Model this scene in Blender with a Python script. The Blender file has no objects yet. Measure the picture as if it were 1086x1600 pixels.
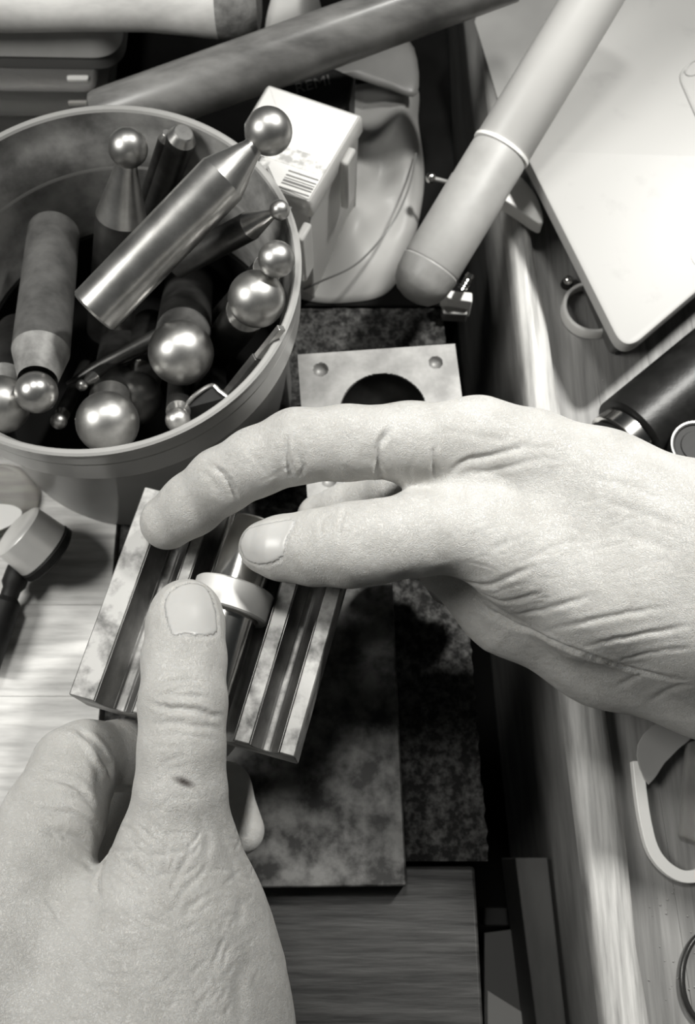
import bpy, bmesh, math, random
import numpy as np
from mathutils import Vector, Matrix

random.seed(4)
sc = bpy.context.scene
COL = sc.collection

# ------------------------------------------------------------------ camera
FPX = 1500.0                      # focal length in pixels of the 1086x1600 frame
TILT = math.radians(20)
CAMH = 360.0                      # mm above the bench
cd = bpy.data.cameras.new('camera')
cam = bpy.data.objects.new('camera', cd)
COL.objects.link(cam)
cd.sensor_fit = 'VERTICAL'
cd.sensor_height = 24.0
cd.lens = 24.0 * FPX / 1600.0
cd.clip_start = 0.01
cd.clip_end = 20
cd.dof.use_dof = True
cd.dof.focus_distance = 0.255
cd.dof.aperture_fstop = 14.0
cam.location = (0, 0, CAMH / 1000)
cam.rotation_euler = (TILT, 0, 0)
sc.camera = cam

# ------------------------------------------------------------------ world, lights, exposure
w = bpy.data.worlds.new('world')
sc.world = w
w.use_nodes = True
bg = w.node_tree.nodes['Background']
bg.inputs[0].default_value = (0.93, 1.0, 1.0, 1)
bg.inputs[1].default_value = 0.022


def area(name, loc, target, size, power, col):
    d = bpy.data.lights.new(name, 'AREA')
    d.shape = 'DISK'
    d.size = size
    d.energy = power
    d.color = col
    o = bpy.data.objects.new(name, d)
    o.location = loc
    o.rotation_euler = (Vector(target) - Vector(loc)).to_track_quat('-Z', 'Y').to_euler()
    COL.objects.link(o)
    return o


area('ceiling_lamp', (-0.08, 0.46, 1.30), (0, 0.12, 0.05), 0.22, 5.4, (1.0, 0.988, 0.945))
area('window_light', (-0.50, 0.10, 0.60), (-0.03, 0.12, 0.05), 0.26, 3.4, (1.0, 0.988, 0.945))
# added spot at the right, cone narrowed so the lower area stays darker
d = bpy.data.lights.new('added_spot', 'SPOT')
d.energy = 62.0
d.color = (1.0, 0.988, 0.945)
d.spot_size = math.radians(32)
d.spot_blend = 1.0
d.shadow_soft_size = 0.05
lamp = bpy.data.objects.new('added_spot', d)
lamp.location = (0.44, 0.52, 0.84)
lamp.rotation_euler = (Vector((0.125, 0.155, 0.06)) - lamp.location).to_track_quat('-Z', 'Y').to_euler()
COL.objects.link(lamp)
sc.view_settings.view_transform = 'Standard'
sc.view_settings.look = 'None'
sc.view_settings.exposure = 0.0
sc.view_settings.gamma = 1.0
sc.view_settings.use_curve_mapping = False


# ------------------------------------------------------------------ pixel ray -> point at a real height (mm)
def P(u, v, z):
    dx = (u - 543) / FPX
    dy = -(v - 800) / FPX
    d = Vector((dx, dy * math.cos(TILT) + math.sin(TILT), dy * math.sin(TILT) - math.cos(TILT)))
    return Vector((0, 0, CAMH)) + d * ((z - CAMH) / d.z)


def depth(p):
    return -(p[1] * -math.sin(TILT) + (p[2] - CAMH) * math.cos(TILT))


def RR(u, v, z, rpx):
    return rpx * depth(P(u, v, z)) / FPX


# ------------------------------------------------------------------ materials
TINT = (1.0, 0.99, 0.965)


def mat(name, g, rough=0.5, metal=0.0, var=0.0, scale=60, stretch=(1, 1, 1), g2=None, bump=0.0, bscale=None,
        trans=0.0, alpha=1.0, coat=0.0, detail=4, spec=0.5, contrast=(0.35, 0.65), sss=0.0, rotz=0.0):
    m = bpy.data.materials.new(name)
    m.use_nodes = True
    nt = m.node_tree
    b = nt.nodes['Principled BSDF']
    c = lambda k: (k * TINT[0], k * TINT[1], k * TINT[2], 1)
    b.inputs['Base Color'].default_value = c(g)
    b.inputs['Roughness'].default_value = rough
    b.inputs['Metallic'].default_value = metal
    b.inputs['Specular IOR Level'].default_value = spec
    if trans:
        b.inputs['Transmission Weight'].default_value = trans
        b.inputs['IOR'].default_value = 1.25
    if alpha < 1:
        b.inputs['Alpha'].default_value = alpha
    if coat:
        b.inputs['Coat Weight'].default_value = coat
        b.inputs['Coat Roughness'].default_value = 0.15
    if sss:
        b.inputs['Subsurface Weight'].default_value = sss
        b.inputs['Subsurface Radius'].default_value = (0.003, 0.0025, 0.002)
        b.inputs['Subsurface Scale'].default_value = 0.6
    if g2 is not None or bump:
        tc = nt.nodes.new('ShaderNodeTexCoord')
        mp = nt.nodes.new('ShaderNodeMapping')
        mp.inputs['Scale'].default_value = stretch
        mp.inputs['Rotation'].default_value = (0, 0, rotz)
        nt.links.new(tc.outputs['Object'], mp.inputs['Vector'])
        n = nt.nodes.new('ShaderNodeTexNoise')
        n.inputs['Scale'].default_value = scale
        n.inputs['Detail'].default_value = detail
        n.inputs['Roughness'].default_value = 0.6
        nt.links.new(mp.outputs[0], n.inputs['Vector'])
        if g2 is not None:
            r = nt.nodes.new('ShaderNodeValToRGB')
            r.color_ramp.elements[0].position = contrast[0]
            r.color_ramp.elements[1].position = contrast[1]
            r.color_ramp.elements[0].color = c(g2)
            r.color_ramp.elements[1].color = c(g)
            nt.links.new(n.outputs['Fac'], r.inputs['Fac'])
            nt.links.new(r.outputs['Color'], b.inputs['Base Color'])
        if bump:
            n2 = n
            if bscale:
                n2 = nt.nodes.new('ShaderNodeTexNoise')
                n2.inputs['Scale'].default_value = bscale
                n2.inputs['Detail'].default_value = 5
                nt.links.new(mp.outputs[0], n2.inputs['Vector'])
            bp = nt.nodes.new('ShaderNodeBump')
            bp.inputs['Strength'].default_value = 1.0
            bp.inputs['Distance'].default_value = bump / 1000
            nt.links.new(n2.outputs['Fac'], bp.inputs['Height'])
            nt.links.new(bp.outputs['Normal'], b.inputs['Normal'])
    return m


def skin_material():
    m = mat('skin', 0.55, rough=0.55, spec=0.35, sss=0.25)
    nt = m.node_tree
    b = nt.nodes['Principled BSDF']
    tc = nt.nodes.new('ShaderNodeTexCoord')
    # soft blotches of the skin and the darker scab painted by the mark attribute
    n = nt.nodes.new('ShaderNodeTexNoise')
    n.inputs['Scale'].default_value = 90
    n.inputs['Detail'].default_value = 5
    r = nt.nodes.new('ShaderNodeValToRGB')
    r.color_ramp.elements[0].position = 0.3
    r.color_ramp.elements[1].position = 0.7
    r.color_ramp.elements[0].color = (0.46, 0.453, 0.435, 1)
    r.color_ramp.elements[1].color = (0.57, 0.563, 0.545, 1)
    nt.links.new(tc.outputs['Object'], n.inputs['Vector'])
    nt.links.new(n.outputs['Fac'], r.inputs['Fac'])
    at = nt.nodes.new('ShaderNodeAttribute')
    at.attribute_name = 'mark'
    mx = nt.nodes.new('ShaderNodeMixRGB')
    mx.inputs['Color2'].default_value = (0.07, 0.06, 0.055, 1)
    nt.links.new(at.outputs['Fac'], mx.inputs['Fac'])
    nt.links.new(r.outputs['Color'], mx.inputs['Color1'])
    nt.links.new(mx.outputs[0], b.inputs['Base Color'])
    # fine skin lines: cells stretched across the limb plus grain
    mp = nt.nodes.new('ShaderNodeMapping')
    mp.inputs['Scale'].default_value = (1.0, 1.7, 1.0)
    v = nt.nodes.new('ShaderNodeTexVoronoi')
    v.feature = 'DISTANCE_TO_EDGE'
    v.inputs['Scale'].default_value = 620
    nz = nt.nodes.new('ShaderNodeTexNoise')
    nz.inputs['Scale'].default_value = 240
    nz.inputs['Detail'].default_value = 4
    add = nt.nodes.new('ShaderNodeMixRGB')
    add.blend_type = 'ADD'
    add.inputs['Fac'].default_value = 0.02
    nt.links.new(tc.outputs['Object'], add.inputs['Color1'])
    nt.links.new(nz.outputs['Color'], add.inputs['Color2'])
    nt.links.new(add.outputs[0], mp.inputs['Vector'])
    nt.links.new(mp.outputs[0], v.inputs['Vector'])
    nt.links.new(tc.outputs['Object'], nz.inputs['Vector'])
    cl = nt.nodes.new('ShaderNodeMath')
    cl.operation = 'MINIMUM'
    cl.inputs[1].default_value = 0.16
    nt.links.new(v.outputs['Distance'], cl.inputs[0])
    b1 = nt.nodes.new('ShaderNodeBump')
    b1.inputs['Strength'].default_value = 0.5
    b1.inputs['Distance'].default_value = 0.0030
    nt.links.new(cl.outputs[0], b1.inputs['Height'])
    b2 = nt.nodes.new('ShaderNodeBump')
    b2.inputs['Strength'].default_value = 0.5
    b2.inputs['Distance'].default_value = 0.0010
    nt.links.new(nz.outputs['Fac'], b2.inputs['Height'])
    nt.links.new(b1.outputs['Normal'], b2.inputs['Normal'])
    nt.links.new(b2.outputs['Normal'], b.inputs['Normal'])
    return m


M = {
    'skin': skin_material(),
    'nail': mat('nail', 0.50, rough=0.33, spec=0.5, sss=0.2),
    'light_wood': mat('light_wood', 0.74, rough=0.5, g2=0.42, scale=26, stretch=(1, 9, 1), bump=0.15, detail=7),
    'rail_wood': mat('rail_wood', 0.52, rough=0.55, g2=0.22, scale=48, stretch=(9, 0.5, 1), bump=0.2, detail=8,
                     contrast=(0.28, 0.6)),
    'side_wood': mat('side_wood', 0.36, rough=0.75, g2=0.23, scale=40, stretch=(8, 0.5, 2), bump=0.12, detail=9),
    'tray_wood': mat('tray_wood', 0.24, rough=0.55, g2=0.13, scale=42, stretch=(8, 0.4, 1), bump=0.1, detail=9),
    'dark_wood': mat('dark_wood', 0.05, rough=0.5, g2=0.01, scale=34, stretch=(0.7, 9, 1), bump=0.25, detail=9),
    'black_wood': mat('black_wood', 0.008, rough=0.9, g2=0.004, scale=20, detail=4, spec=0.1),
    'gap_board': mat('gap_board', 0.10, rough=0.7, g2=0.07, scale=24, stretch=(5, 1, 1)),
    'gap_card': mat('gap_card', 0.09, rough=0.7),
    'lit_patch': mat('lit_patch', 0.38, rough=0.7),
    'iron': mat('iron', 0.11, rough=0.8, metal=0.1, spec=0.25, g2=0.012, scale=330, bump=1.6, detail=9, contrast=(0.42, 0.72)),
    'slab_steel': mat('slab_steel', 0.15, rough=0.5, metal=0.4, g2=0.02, scale=95, bump=0.05, detail=8, contrast=(0.40, 0.64)),
    'plate_steel': mat('plate_steel', 0.33, rough=0.5, metal=0.35, g2=0.17, scale=60, bump=0.06, detail=7),
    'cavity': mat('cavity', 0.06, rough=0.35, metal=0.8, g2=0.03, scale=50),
    'swage_steel': mat('swage_steel', 0.40, rough=0.45, metal=0.5, g2=0.09, scale=130, bump=0.08, detail=8, contrast=(0.33, 0.58)),
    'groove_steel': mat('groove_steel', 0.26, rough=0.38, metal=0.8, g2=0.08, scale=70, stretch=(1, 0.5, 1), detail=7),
    'bright_steel': mat('bright_steel', 0.72, rough=0.17, metal=1.0, g2=0.62, scale=40),
    'ring_silver': mat('ring_silver', 0.78, rough=0.42, metal=0.35, g2=0.70, scale=60),
    'ball_steel': mat('ball_steel', 0.62, rough=0.40, metal=1.0, g2=0.46, scale=110, bump=0.03, detail=6),
    'shank_steel': mat('shank_steel', 0.17, rough=0.40, metal=0.9, g2=0.08, scale=70, detail=7, bump=0.05),
    'worn_steel': mat('worn_steel', 0.66, rough=0.30, metal=0.92, g2=0.45, scale=120, detail=7),
    'tub_plastic': mat('tub_plastic', 0.42, rough=0.28, g2=0.34, scale=18, detail=5, spec=0.5),
    'tub_inner': mat('tub_inner', 0.46, rough=0.5, g2=0.15, scale=45, detail=8),
    'rod_dark': mat('rod_dark', 0.28, rough=0.34, g2=0.10, scale=26, stretch=(1, 3, 1), bump=0.12, detail=8, coat=0.2),
    'pale_handle': mat('pale_handle', 0.95, rough=0.6, g2=0.55, scale=26, stretch=(0.8, 4, 1), bump=0.15, detail=7),
    'end_grain': mat('end_grain', 0.36, rough=0.8, g2=0.16, scale=150, bump=0.5, detail=6),
    'ivory_plastic': mat('ivory_plastic', 0.50, rough=0.42, g2=0.46, scale=20),
    'ivory_dull': mat('ivory_dull', 0.40, rough=0.5, g2=0.30, scale=30, bump=0.2),
    'smoky_plastic': mat('smoky_plastic', 0.36, rough=0.4, g2=0.24, scale=60, bump=0.3),
    'box_plastic': mat('box_plastic', 0.36, rough=0.5, g2=0.33, scale=70, detail=6, contrast=(0.3, 0.42)),
    'white_plastic': mat('white_plastic', 0.92, rough=0.5),
    'paper': mat('paper', 0.74, rough=0.7),
    'sheet': mat('sheet', 0.34, rough=0.7, g2=0.26, scale=14, bump=0.4),
    'ink': mat('ink', 0.16, rough=0.7),
    'faint_ink': mat('faint_ink', 0.40, rough=0.7, g2=0.80, scale=220, contrast=(0.42, 0.6)),
    'clear': mat('clear', 0.85, rough=0.18, trans=0.85),
    'frosted': mat('frosted', 0.70, rough=0.35, trans=0.45),
    'bag': mat('bag', 0.46, rough=0.4, g2=0.30, scale=16, bump=0.8, detail=3, trans=0.15),
    'bag_dark': mat('bag_dark', 0.20, rough=0.4, g2=0.14, scale=20, bump=0.4),
    'black_plastic': mat('black_plastic', 0.018, rough=0.55, spec=0.25, g2=0.008, scale=90, bump=0.04),
    'black_leather': mat('black_leather', 0.012, rough=0.4, spec=0.3, g2=0.006, scale=160, bump=0.15),
    'grey_case': mat('grey_case', 0.45, rough=0.45, g2=0.36, scale=30),
    'dark_case': mat('dark_case', 0.10, rough=0.5),
    'grey_metal': mat('grey_metal', 0.45, rough=0.35, metal=0.7, g2=0.36, scale=40),
    'letter_grey': mat('letter_grey', 0.14, rough=0.6),
    'pale_metal': mat('pale_metal', 0.8, rough=0.35, metal=0.35, g2=0.68, scale=30),
    'scuffed': mat('scuffed', 0.44, rough=0.5, metal=0.4, g2=0.24, scale=150, detail=8, bump=0.06),
    'scuffed_dark': mat('scuffed_dark', 0.20, rough=0.5, metal=0.4, g2=0.10, scale=90, detail=8, bump=0.06),
    'depth_shade': mat('depth_shade', 0.012, rough=0.9, spec=0.1),
    'wire': mat('wire', 0.05, rough=0.25, metal=0.6),
    'scrap': mat('scrap', 0.5, rough=0.5, metal=0.5),
}


# ------------------------------------------------------------------ geometry helpers (all in mm, world space)
class Geo:
    def __init__(self):
        self.v = []
        self.f = []

    def add(self, vs, fs):
        n = len(self.v)
        self.v += [tuple(p) for p in vs]
        self.f += [tuple(i + n for i in f) for f in fs]
        return self

    def prism(self, pts, z0, z1):
        """closed polygon (x,y[,z ignored]) extruded between two heights"""
        k = len(pts)
        a = 0.5 * sum(pts[i][0] * pts[(i + 1) % k][1] - pts[(i + 1) % k][0] * pts[i][1] for i in range(k))
        if a < 0:
            pts = pts[::-1]
        vs = [(p[0], p[1], z0) for p in pts] + [(p[0], p[1], z1) for p in pts]
        fs = [tuple(range(k - 1, -1, -1)), tuple(range(k, 2 * k))]
        fs += [(i, (i + 1) % k, k + (i + 1) % k, k + i) for i in range(k)]
        return self.add(vs, fs)

    def lathe(self, a, b, prof, n=40, cap=True):
        """profile [(t along a->b in mm, radius)], revolved about the axis"""
        a, b = Vector(a), Vector(b)
        d = (b - a).normalized()
        e = d.orthogonal().normalized()
        g = d.cross(e)
        vs, fs = [], []
        for t, r in prof:
            for i in range(n):
                q = 2 * math.pi * i / n
                vs.append(a + d * t + (e * math.cos(q) + g * math.sin(q)) * max(r, 1e-3))
        for j in range(len(prof) - 1):
            for i in range(n):
                i2 = (i + 1) % n
                fs.append((j * n + i, j * n + i2, (j + 1) * n + i2, (j + 1) * n + i))
        if cap:
            fs.append(tuple(range(n - 1, -1, -1)))
            k = (len(prof) - 1) * n
            fs.append(tuple(range(k, k + n)))
        return self.add(vs, fs)

    def ring_lathe(self, a, b, prof, n=64):
        """closed profile revolved (torus like)"""
        self.lathe(a, b, list(prof) + [prof[0]], n, cap=False)
        return self

    def ball(self, c, r, n=40, m=24, sq=(1, 1, 1)):
        vs, fs = [], []
        for j in range(1, m):
            th = math.pi * j / m
            for i in range(n):
                q = 2 * math.pi * i / n
                vs.append((c[0] + r * sq[0] * math.sin(th) * math.cos(q), c[1] + r * sq[1] * math.sin(th) * math.sin(q),
                           c[2] + r * sq[2] * math.cos(th)))
        top = len(vs)
        vs.append((c[0], c[1], c[2] + r * sq[2]))
        vs.append((c[0], c[1], c[2] - r * sq[2]))
        for j in range(m - 2):
            for i in range(n):
                i2 = (i + 1) % n
                fs.append((j * n + i, (j + 1) * n + i, (j + 1) * n + i2, j * n + i2))
        for i in range(n):
            fs.append((top, i, (i + 1) % n))
            k = (m - 2) * n
            fs.append((top + 1, k + (i + 1) % n, k + i))
        return self.add(vs, fs)

    def tube(self, path, r, n=14, closed=False, flat=1.0):
        path = [Vector(p) for p in path]
        k = len(path)
        vs, fs = [], []
        for i, p in enumerate(path):
            if closed:
                d = path[(i + 1) % k] - path[i - 1]
            else:
                d = path[min(i + 1, k - 1)] - path[max(i - 1, 0)]
            d.normalize()
            e = d.cross(Vector((0, 0, 1)))
            if e.length < 1e-3:
                e = Vector((1, 0, 0))
            e.normalize()
            g = e.cross(d)
            rr = r[i] if isinstance(r, (list, tuple)) else r
            for j in range(n):
                q = 2 * math.pi * j / n
                vs.append(p + e * math.cos(q) * rr + g * math.sin(q) * rr * flat)
        for i in range(k if closed else k - 1):
            i2 = (i + 1) % k
            for j in range(n):
                j2 = (j + 1) % n
                fs.append((i * n + j, i * n + j2, i2 * n + j2, i2 * n + j))
        if not closed:
            fs.append(tuple(range(n - 1, -1, -1)))
            fs.append(tuple(range((k - 1) * n, k * n)))
        return self.add(vs, fs)

    def loft(self, rows, closed_rows=False):
        """rows: equal length lists of points; caps nothing"""
        k = len(rows[0])
        vs = [p for r in rows for p in r]
        fs = []
        for i in range(len(rows) - 1):
            for j in range(k if closed_rows else k - 1):
                j2 = (j + 1) % k
                fs.append((i * k + j, i * k + j2, (i + 1) * k + j2, (i + 1) * k + j))
        if closed_rows:
            fs.append(tuple(range(k - 1, -1, -1)))
            fs.append(tuple(range((len(rows) - 1) * k, len(rows) * k)))
        return self.add(vs, fs)

    def pillow(self, outline, z0, hfun, rings=14):
        """soft pouch over a star shaped outline (mm, xy)"""
        k = len(outline)
        cx = sum(p[0] for p in outline) / k
        cy = sum(p[1] for p in outline) / k
        rows = []
        for i in range(rings + 1):
            s = 1 - i / rings * 0.985
            rows.append([(cx + (p[0] - cx) * s, cy + (p[1] - cy) * s,
                          z0 + 0.3 + hfun(s, cx + (p[0] - cx) * s, cy + (p[1] - cy) * s)) for p in outline])
        rows.insert(0, [(p[0], p[1], z0) for p in outline])
        a = sum(outline[i][0] * outline[(i + 1) % k][1] - outline[(i + 1) % k][0] * outline[i][1] for i in range(k))
        if a < 0:
            rows = [r[::-1] for r in rows]
        return self.loft(rows, True)


def world_origin(o):
    p = Vector((0, 0, 0))
    while o is not None:
        p += o.location
        o = o.parent
    return p


def obj(name, geo, m, parent=None, loc=None, smooth=True, bevel=0.0, angle=35, seg=2):
    me = bpy.data.meshes.new(name)
    o = bpy.data.objects.new(name, me)
    COL.objects.link(o)
    if parent is not None:
        o.parent = parent
        off = world_origin(parent)
    else:
        if loc is None:
            a = np.array(geo.v)
            loc = ((a[:, 0].min() + a[:, 0].max()) / 2, (a[:, 1].min() + a[:, 1].max()) / 2, a[:, 2].min())
        o.location = Vector(loc) / 1000
        off = o.location.copy()
    me.from_pydata([(p[0] / 1000 - off.x, p[1] / 1000 - off.y, p[2] / 1000 - off.z) for p in geo.v], [], geo.f)
    bm = bmesh.new()
    bm.from_mesh(me)
    bmesh.ops.recalc_face_normals(bm, faces=bm.faces)
    bm.to_mesh(me)
    bm.free()
    me.materials.append(M[m])
    if smooth:
        me.polygons.foreach_set('use_smooth', [True] * len(me.polygons))
        me.set_sharp_from_angle(angle=math.radians(angle))
    if bevel:
        b = o.modifiers.new('bevel', 'BEVEL')
        b.width = bevel / 1000
        b.segments = seg
        b.limit_method = 'ANGLE'
        b.angle_limit = math.radians(40)
    return o


def tag(o, label, cat, group=None):
    o['label'] = label
    o['category'] = cat
    if group:
        o['group'] = group
    return o


def thing(name, label, cat, loc, group=None):
    o = bpy.data.objects.new(name, None)
    o.empty_display_size = 0.01
    COL.objects.link(o)
    o.location = Vector(loc) / 1000
    return tag(o, label, cat, group)


def structure(o):
    o['kind'] = 'structure'
    return o


def smooth_closed(pts, n=6):
    """Catmull-Rom through 2D points, closed"""
    out = []
    k = len(pts)
    for i in range(k):
        p0, p1, p2, p3 = [Vector(pts[(i + j - 1) % k][:2]) for j in range(4)]
        for s in range(n):
            t = s / n
            out.append(0.5 * ((2 * p1) + (p2 - p0) * t + (2 * p0 - 5 * p1 + 4 * p2 - p3) * t * t + (3 * p1 - p0 - 3 * p2 + p3) * t ** 3))
    return [(p.x, p.y) for p in out]


def smooth_open(pts, n=8):
    out = []
    pts = [Vector(p) for p in pts]
    e = [2 * pts[0] - pts[1]] + pts + [2 * pts[-1] - pts[-2]]
    for i in range(len(pts) - 1):
        p0, p1, p2, p3 = e[i:i + 4]
        for s in range(n):
            t = s / n
            out.append(0.5 * ((2 * p1) + (p2 - p0) * t + (2 * p0 - 5 * p1 + 4 * p2 - p3) * t * t + (3 * p1 - p0 - 3 * p2 + p3) * t ** 3))
    out.append(pts[-1])
    return out


def rounded_poly(pts, rad, n=8):
    """round the corners of a 2D polygon"""
    out = []
    k = len(pts)
    for i in range(k):
        p0, p1, p2 = Vector(pts[i - 1][:2]), Vector(pts[i][:2]), Vector(pts[(i + 1) % k][:2])
        r = rad[i] if isinstance(rad, (list, tuple)) else rad
        d0 = (p0 - p1).normalized()
        d2 = (p2 - p1).normalized()
        half = math.acos(max(-1, min(1, d0.dot(d2)))) / 2
        t = r / math.tan(half)
        a, b = p1 + d0 * t, p1 + d2 * t
        for s in range(n + 1):
            q = s / n
            out.append((1 - q) ** 2 * a + 2 * q * (1 - q) * p1 + q * q * b)
    return [(p.x, p.y) for p in out]


# ================================================================== setting
g = Geo().prism([(-400, -300), (400, -300), (400, 700), (-400, 700)], -130, -125)
structure(obj('floor', g, 'black_wood', smooth=False))

# bench top under the tools: dark board behind, pale planks at the left
bench = bpy.data.objects.new('bench_top', None)
COL.objects.link(bench)
structure(bench)
g = Geo().prism([(-330, 226), (49, 226), (49, 520), (-330, 520)], -30, 0)
obj('panel', g, 'black_wood', bench, smooth=False, bevel=0.8)
ys = [P(100, v, 0).y for v in (1330, 1088, 945, 875, 700)] + [205, 225.5]
ys = [-150] + ys
for i in range(len(ys) - 1):
    xr = -92.0 + random.uniform(-0.4, 0.4)
    g = Geo().prism([(-330, ys[i] + 0.04), (xr, ys[i] + 0.04), (xr, ys[i + 1] - 0.04), (-330, ys[i + 1] - 0.04)], -30, random.uniform(-0.1, 0))
    obj('plank', g, 'light_wood', bench, smooth=False, bevel=0.15)

# raised rail along the drawer gap
y0, y1 = -140.0, 520.0


def rail_x(u0, v0, u1, v1, z):
    a, b = P(u0, v0, z), P(u1, v1, z)
    k = (b.x - a.x) / (b.y - a.y)
    return lambda y: a.x + (y - a.y) * k


xl = rail_x(790, 345, 945, 1600, 28)
xr_ = rail_x(830, 345, 1020, 1600, 28)
rail = bpy.data.objects.new('bench_rail', None)
COL.objects.link(rail)
structure(rail)


def rail_rows(fn):
    return [fn(y) for y in np.linspace(y0, y1, 24)]


def side(y):
    x = xl(y)
    return [(x + 0.5, y, -125), (x + 10, y, -125), (x + 10, y, 26), (x + 0.5, y, 26)]


obj('side_board', Geo().loft(rail_rows(side), True), 'side_wood', rail, smooth=False, bevel=0.4)


def top(y):
    a, b = xl(y), xr_(y)
    wv = 0.5 * math.sin(y * 0.045) + 0.35 * math.sin(y * 0.13 + 1)
    prof = [(a + 0.0, 24.5), (a + 0.4, 26.8), (a + 2.4, 28.2), (a + 6, 28.9), (b - 5, 28.6), (b - 2.0 + wv, 27.6), (b + wv * 1.5, 25.6),
            (b + 0.8 + wv * 1.5, 23), (b + 0.8 + wv, 19.5), (a, 19.5)]
    return [(x, y, z) for x, z in prof]


obj('edge_strip', Geo().loft(rail_rows(top), True), 'rail_wood', rail, angle=60)


# tray boards right of the rail
shelf = bpy.data.objects.new('bench_shelf', None)
COL.objects.link(shelf)
structure(shelf)
offs = [0, 20, 42, 62, 86, 150, 260]
for i in range(len(offs) - 1):
    r = [[(xl(y) + 10.2 + offs[i] + 0.03, y, 4), (xl(y) + 10.2 + offs[i + 1] - 0.03, y, 4),
          (xl(y) + 10.2 + offs[i + 1] - 0.03, y, 20 + 0.05 * (i % 2)), (xl(y) + 10.2 + offs[i] + 0.03, y, 20 + 0.05 * (i % 2))] for y in (y0, y1)]
    obj('board', Geo().loft(r, True), 'tray_wood', shelf, smooth=False, bevel=0.1)

# slat, card and a painted patch of light deep in the gap
a, b = P(805, 1340, -25), P(838, 1600, -25)
k = (b.x - a.x) / (b.y - a.y)
g = Geo().loft([[(a.x + (y - a.y) * k, y, -60), (xl(y) - 1.5, y, -60), (xl(y) - 1.5, y, -25), (a.x + (y - a.y) * k, y, -25)] for y in (-140, a.y)], True)
t = obj('wooden_batten', g, 'gap_board', smooth=False, bevel=0.6)
tag(t, 'narrow grey wooden slat deep in the gap against the rail', 'slat')
q = [P(757, 1458, -58), P(803, 1452, -58), P(850, 1640, -58), P(757, 1640, -58)]
t = obj('grey_card', Geo().prism(q, -59.5, -58), 'gap_card', smooth=False, bevel=0.2)
tag(t, 'flat dark grey card lying low in the gap beside the wooden slat', 'card')
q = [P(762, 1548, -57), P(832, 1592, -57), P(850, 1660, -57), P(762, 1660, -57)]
t = obj('lit_patch', Geo().prism(q, -57.9, -57), 'lit_patch', smooth=False)  # light falling into the gap, painted as a thin pale sheet
tag(t, 'patch of light painted on the dark grey card in the gap', 'card')
q = [P(757, 1418, -70), P(798, 1418, -70), P(798, 1448, -70), P(757, 1448, -70)]
t = obj('black_bar', Geo().prism(q, -90, -70), 'black_plastic', smooth=False, bevel=0.8)
tag(t, 'short black bar across the gap just beyond the dark grey card', 'bar')

# ================================================================== iron plate, wood block, steel slab, dapping block
q = [P(692, 490, 0), P(765, 1348, 0)]
pl = [(-90, q[1].y + 0.5), (q[1].x, q[1].y), (q[0].x, 225), (-90, 225)]


def rough_plate():
    n, mrow = 60, 90
    rows = []
    for j in range(mrow + 1):
        y = pl[0][1] + (225 - pl[0][1]) * j / mrow
        xr2 = q[1].x + (q[0].x - q[1].x) * (y - q[1].y) / (225 - q[1].y) + random.uniform(-0.7, 0.35)
        row = [(-90, y, -29.5)]
        for i in range(n + 1):
            x = -90 + (xr2 + 90) * i / n
            row.append((x, y, -0.35 + (random.uniform(-0.6, 0.3) if 30 < i else 0)))
        row.append((xr2, y, -29.5))
        rows.append(row)
    return Geo().loft(rows, True)


t = obj('iron_plate', rough_plate(), 'iron', angle=80)
tag(t, 'dark rough pitted iron plate under the two steel blocks', 'plate')
e = P(757, 1600, 0)
g = Geo().prism([(-90, -150), (P(768, 1760, 0).x, -150), (P(742, 1352, 0).x, -1.6), (-90, -1.6)], -40, -0.3)
t = obj('wooden_block', g, 'dark_wood', bevel=1.2)
tag(t, 'dark brown wooden block with horizontal grain against the iron plate', 'block')
sl = [P(215, 1390, 10), P(636, 1388, 10), P(614, 925, 10), P(614, 845, 10), P(215, 845, 10)]
xs = (-71.5, 20.2)
sl = [(-73, P(400, 1390, 10).y), (P(636, 1385, 10).x, P(636, 1385, 10).y), (P(610, 840, 10).x, P(610, 840, 10).y), (-76, P(400, 840, 10).y)]
t = obj('steel_slab', Geo().prism(sl, 0, 10), 'slab_steel', bevel=0.7)
tag(t, 'flat dark steel slab with mottled patina lying on the iron plate', 'slab')

# dapping block: plate with one big hemispherical cavity and small dimples
dz = 40.0
c0, c1, c2, c3 = P(465, 554, dz), P(711, 537, dz), P(738, 690, dz), P(487, 708, dz)
ex = (c1 - c0).normalized()
ey = Vector((-ex.y, ex.x, 0))
W_ = (c1 - c0).length
org = c1 - ex * W_ - ey * W_


def dap(x, y, z=dz):
    p = org + ex * x + ey * y
    return (p.x, p.y, z)


cavs = [(W_ * 0.505, W_ - 26.5, 16.0, 14.0), (8.2, W_ - 7.0, 2.7, 2.2), (W_ - 8.2, W_ - 7.4, 2.5, 2.0), (8.2, 8, 2.6, 2), (W_ - 8, 8, 2.6, 2)]
N = 150
rows = []
for j in range(N + 1):
    row = []
    for i in range(N + 1):
        x, y = W_ * i / N, W_ * j / N
        z = dz
        for cx, cy, r, dpt in cavs:
            dd = math.hypot(x - cx, y - cy)
            if dd < r:
                z = dz - dpt * math.sqrt(max(0, 1 - (dd / r) ** 2))
        row.append(dap(x, y, z))
    rows.append(row)
dap_root = thing('dapping_block', 'square steel dapping block with a large round hollow and corner dimples', 'block', dap(W_ / 2, W_ / 2, 0))
g = Geo().loft(rows)
o = obj('body', g, 'plate_steel', dap_root, angle=25)
sk = Geo()
cs = [dap(0, 0), dap(W_, 0), dap(W_, W_), dap(0, W_)]
for i in range(4):
    a, b = cs[i], cs[(i + 1) % 4]
    sk.add([a, b, (b[0], b[1], 0.2), (a[0], a[1], 0.2)], [(0, 1, 2, 3)])
sk.add([(c[0], c[1], 0.2) for c in cs], [(0, 1, 2, 3)])
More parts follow.
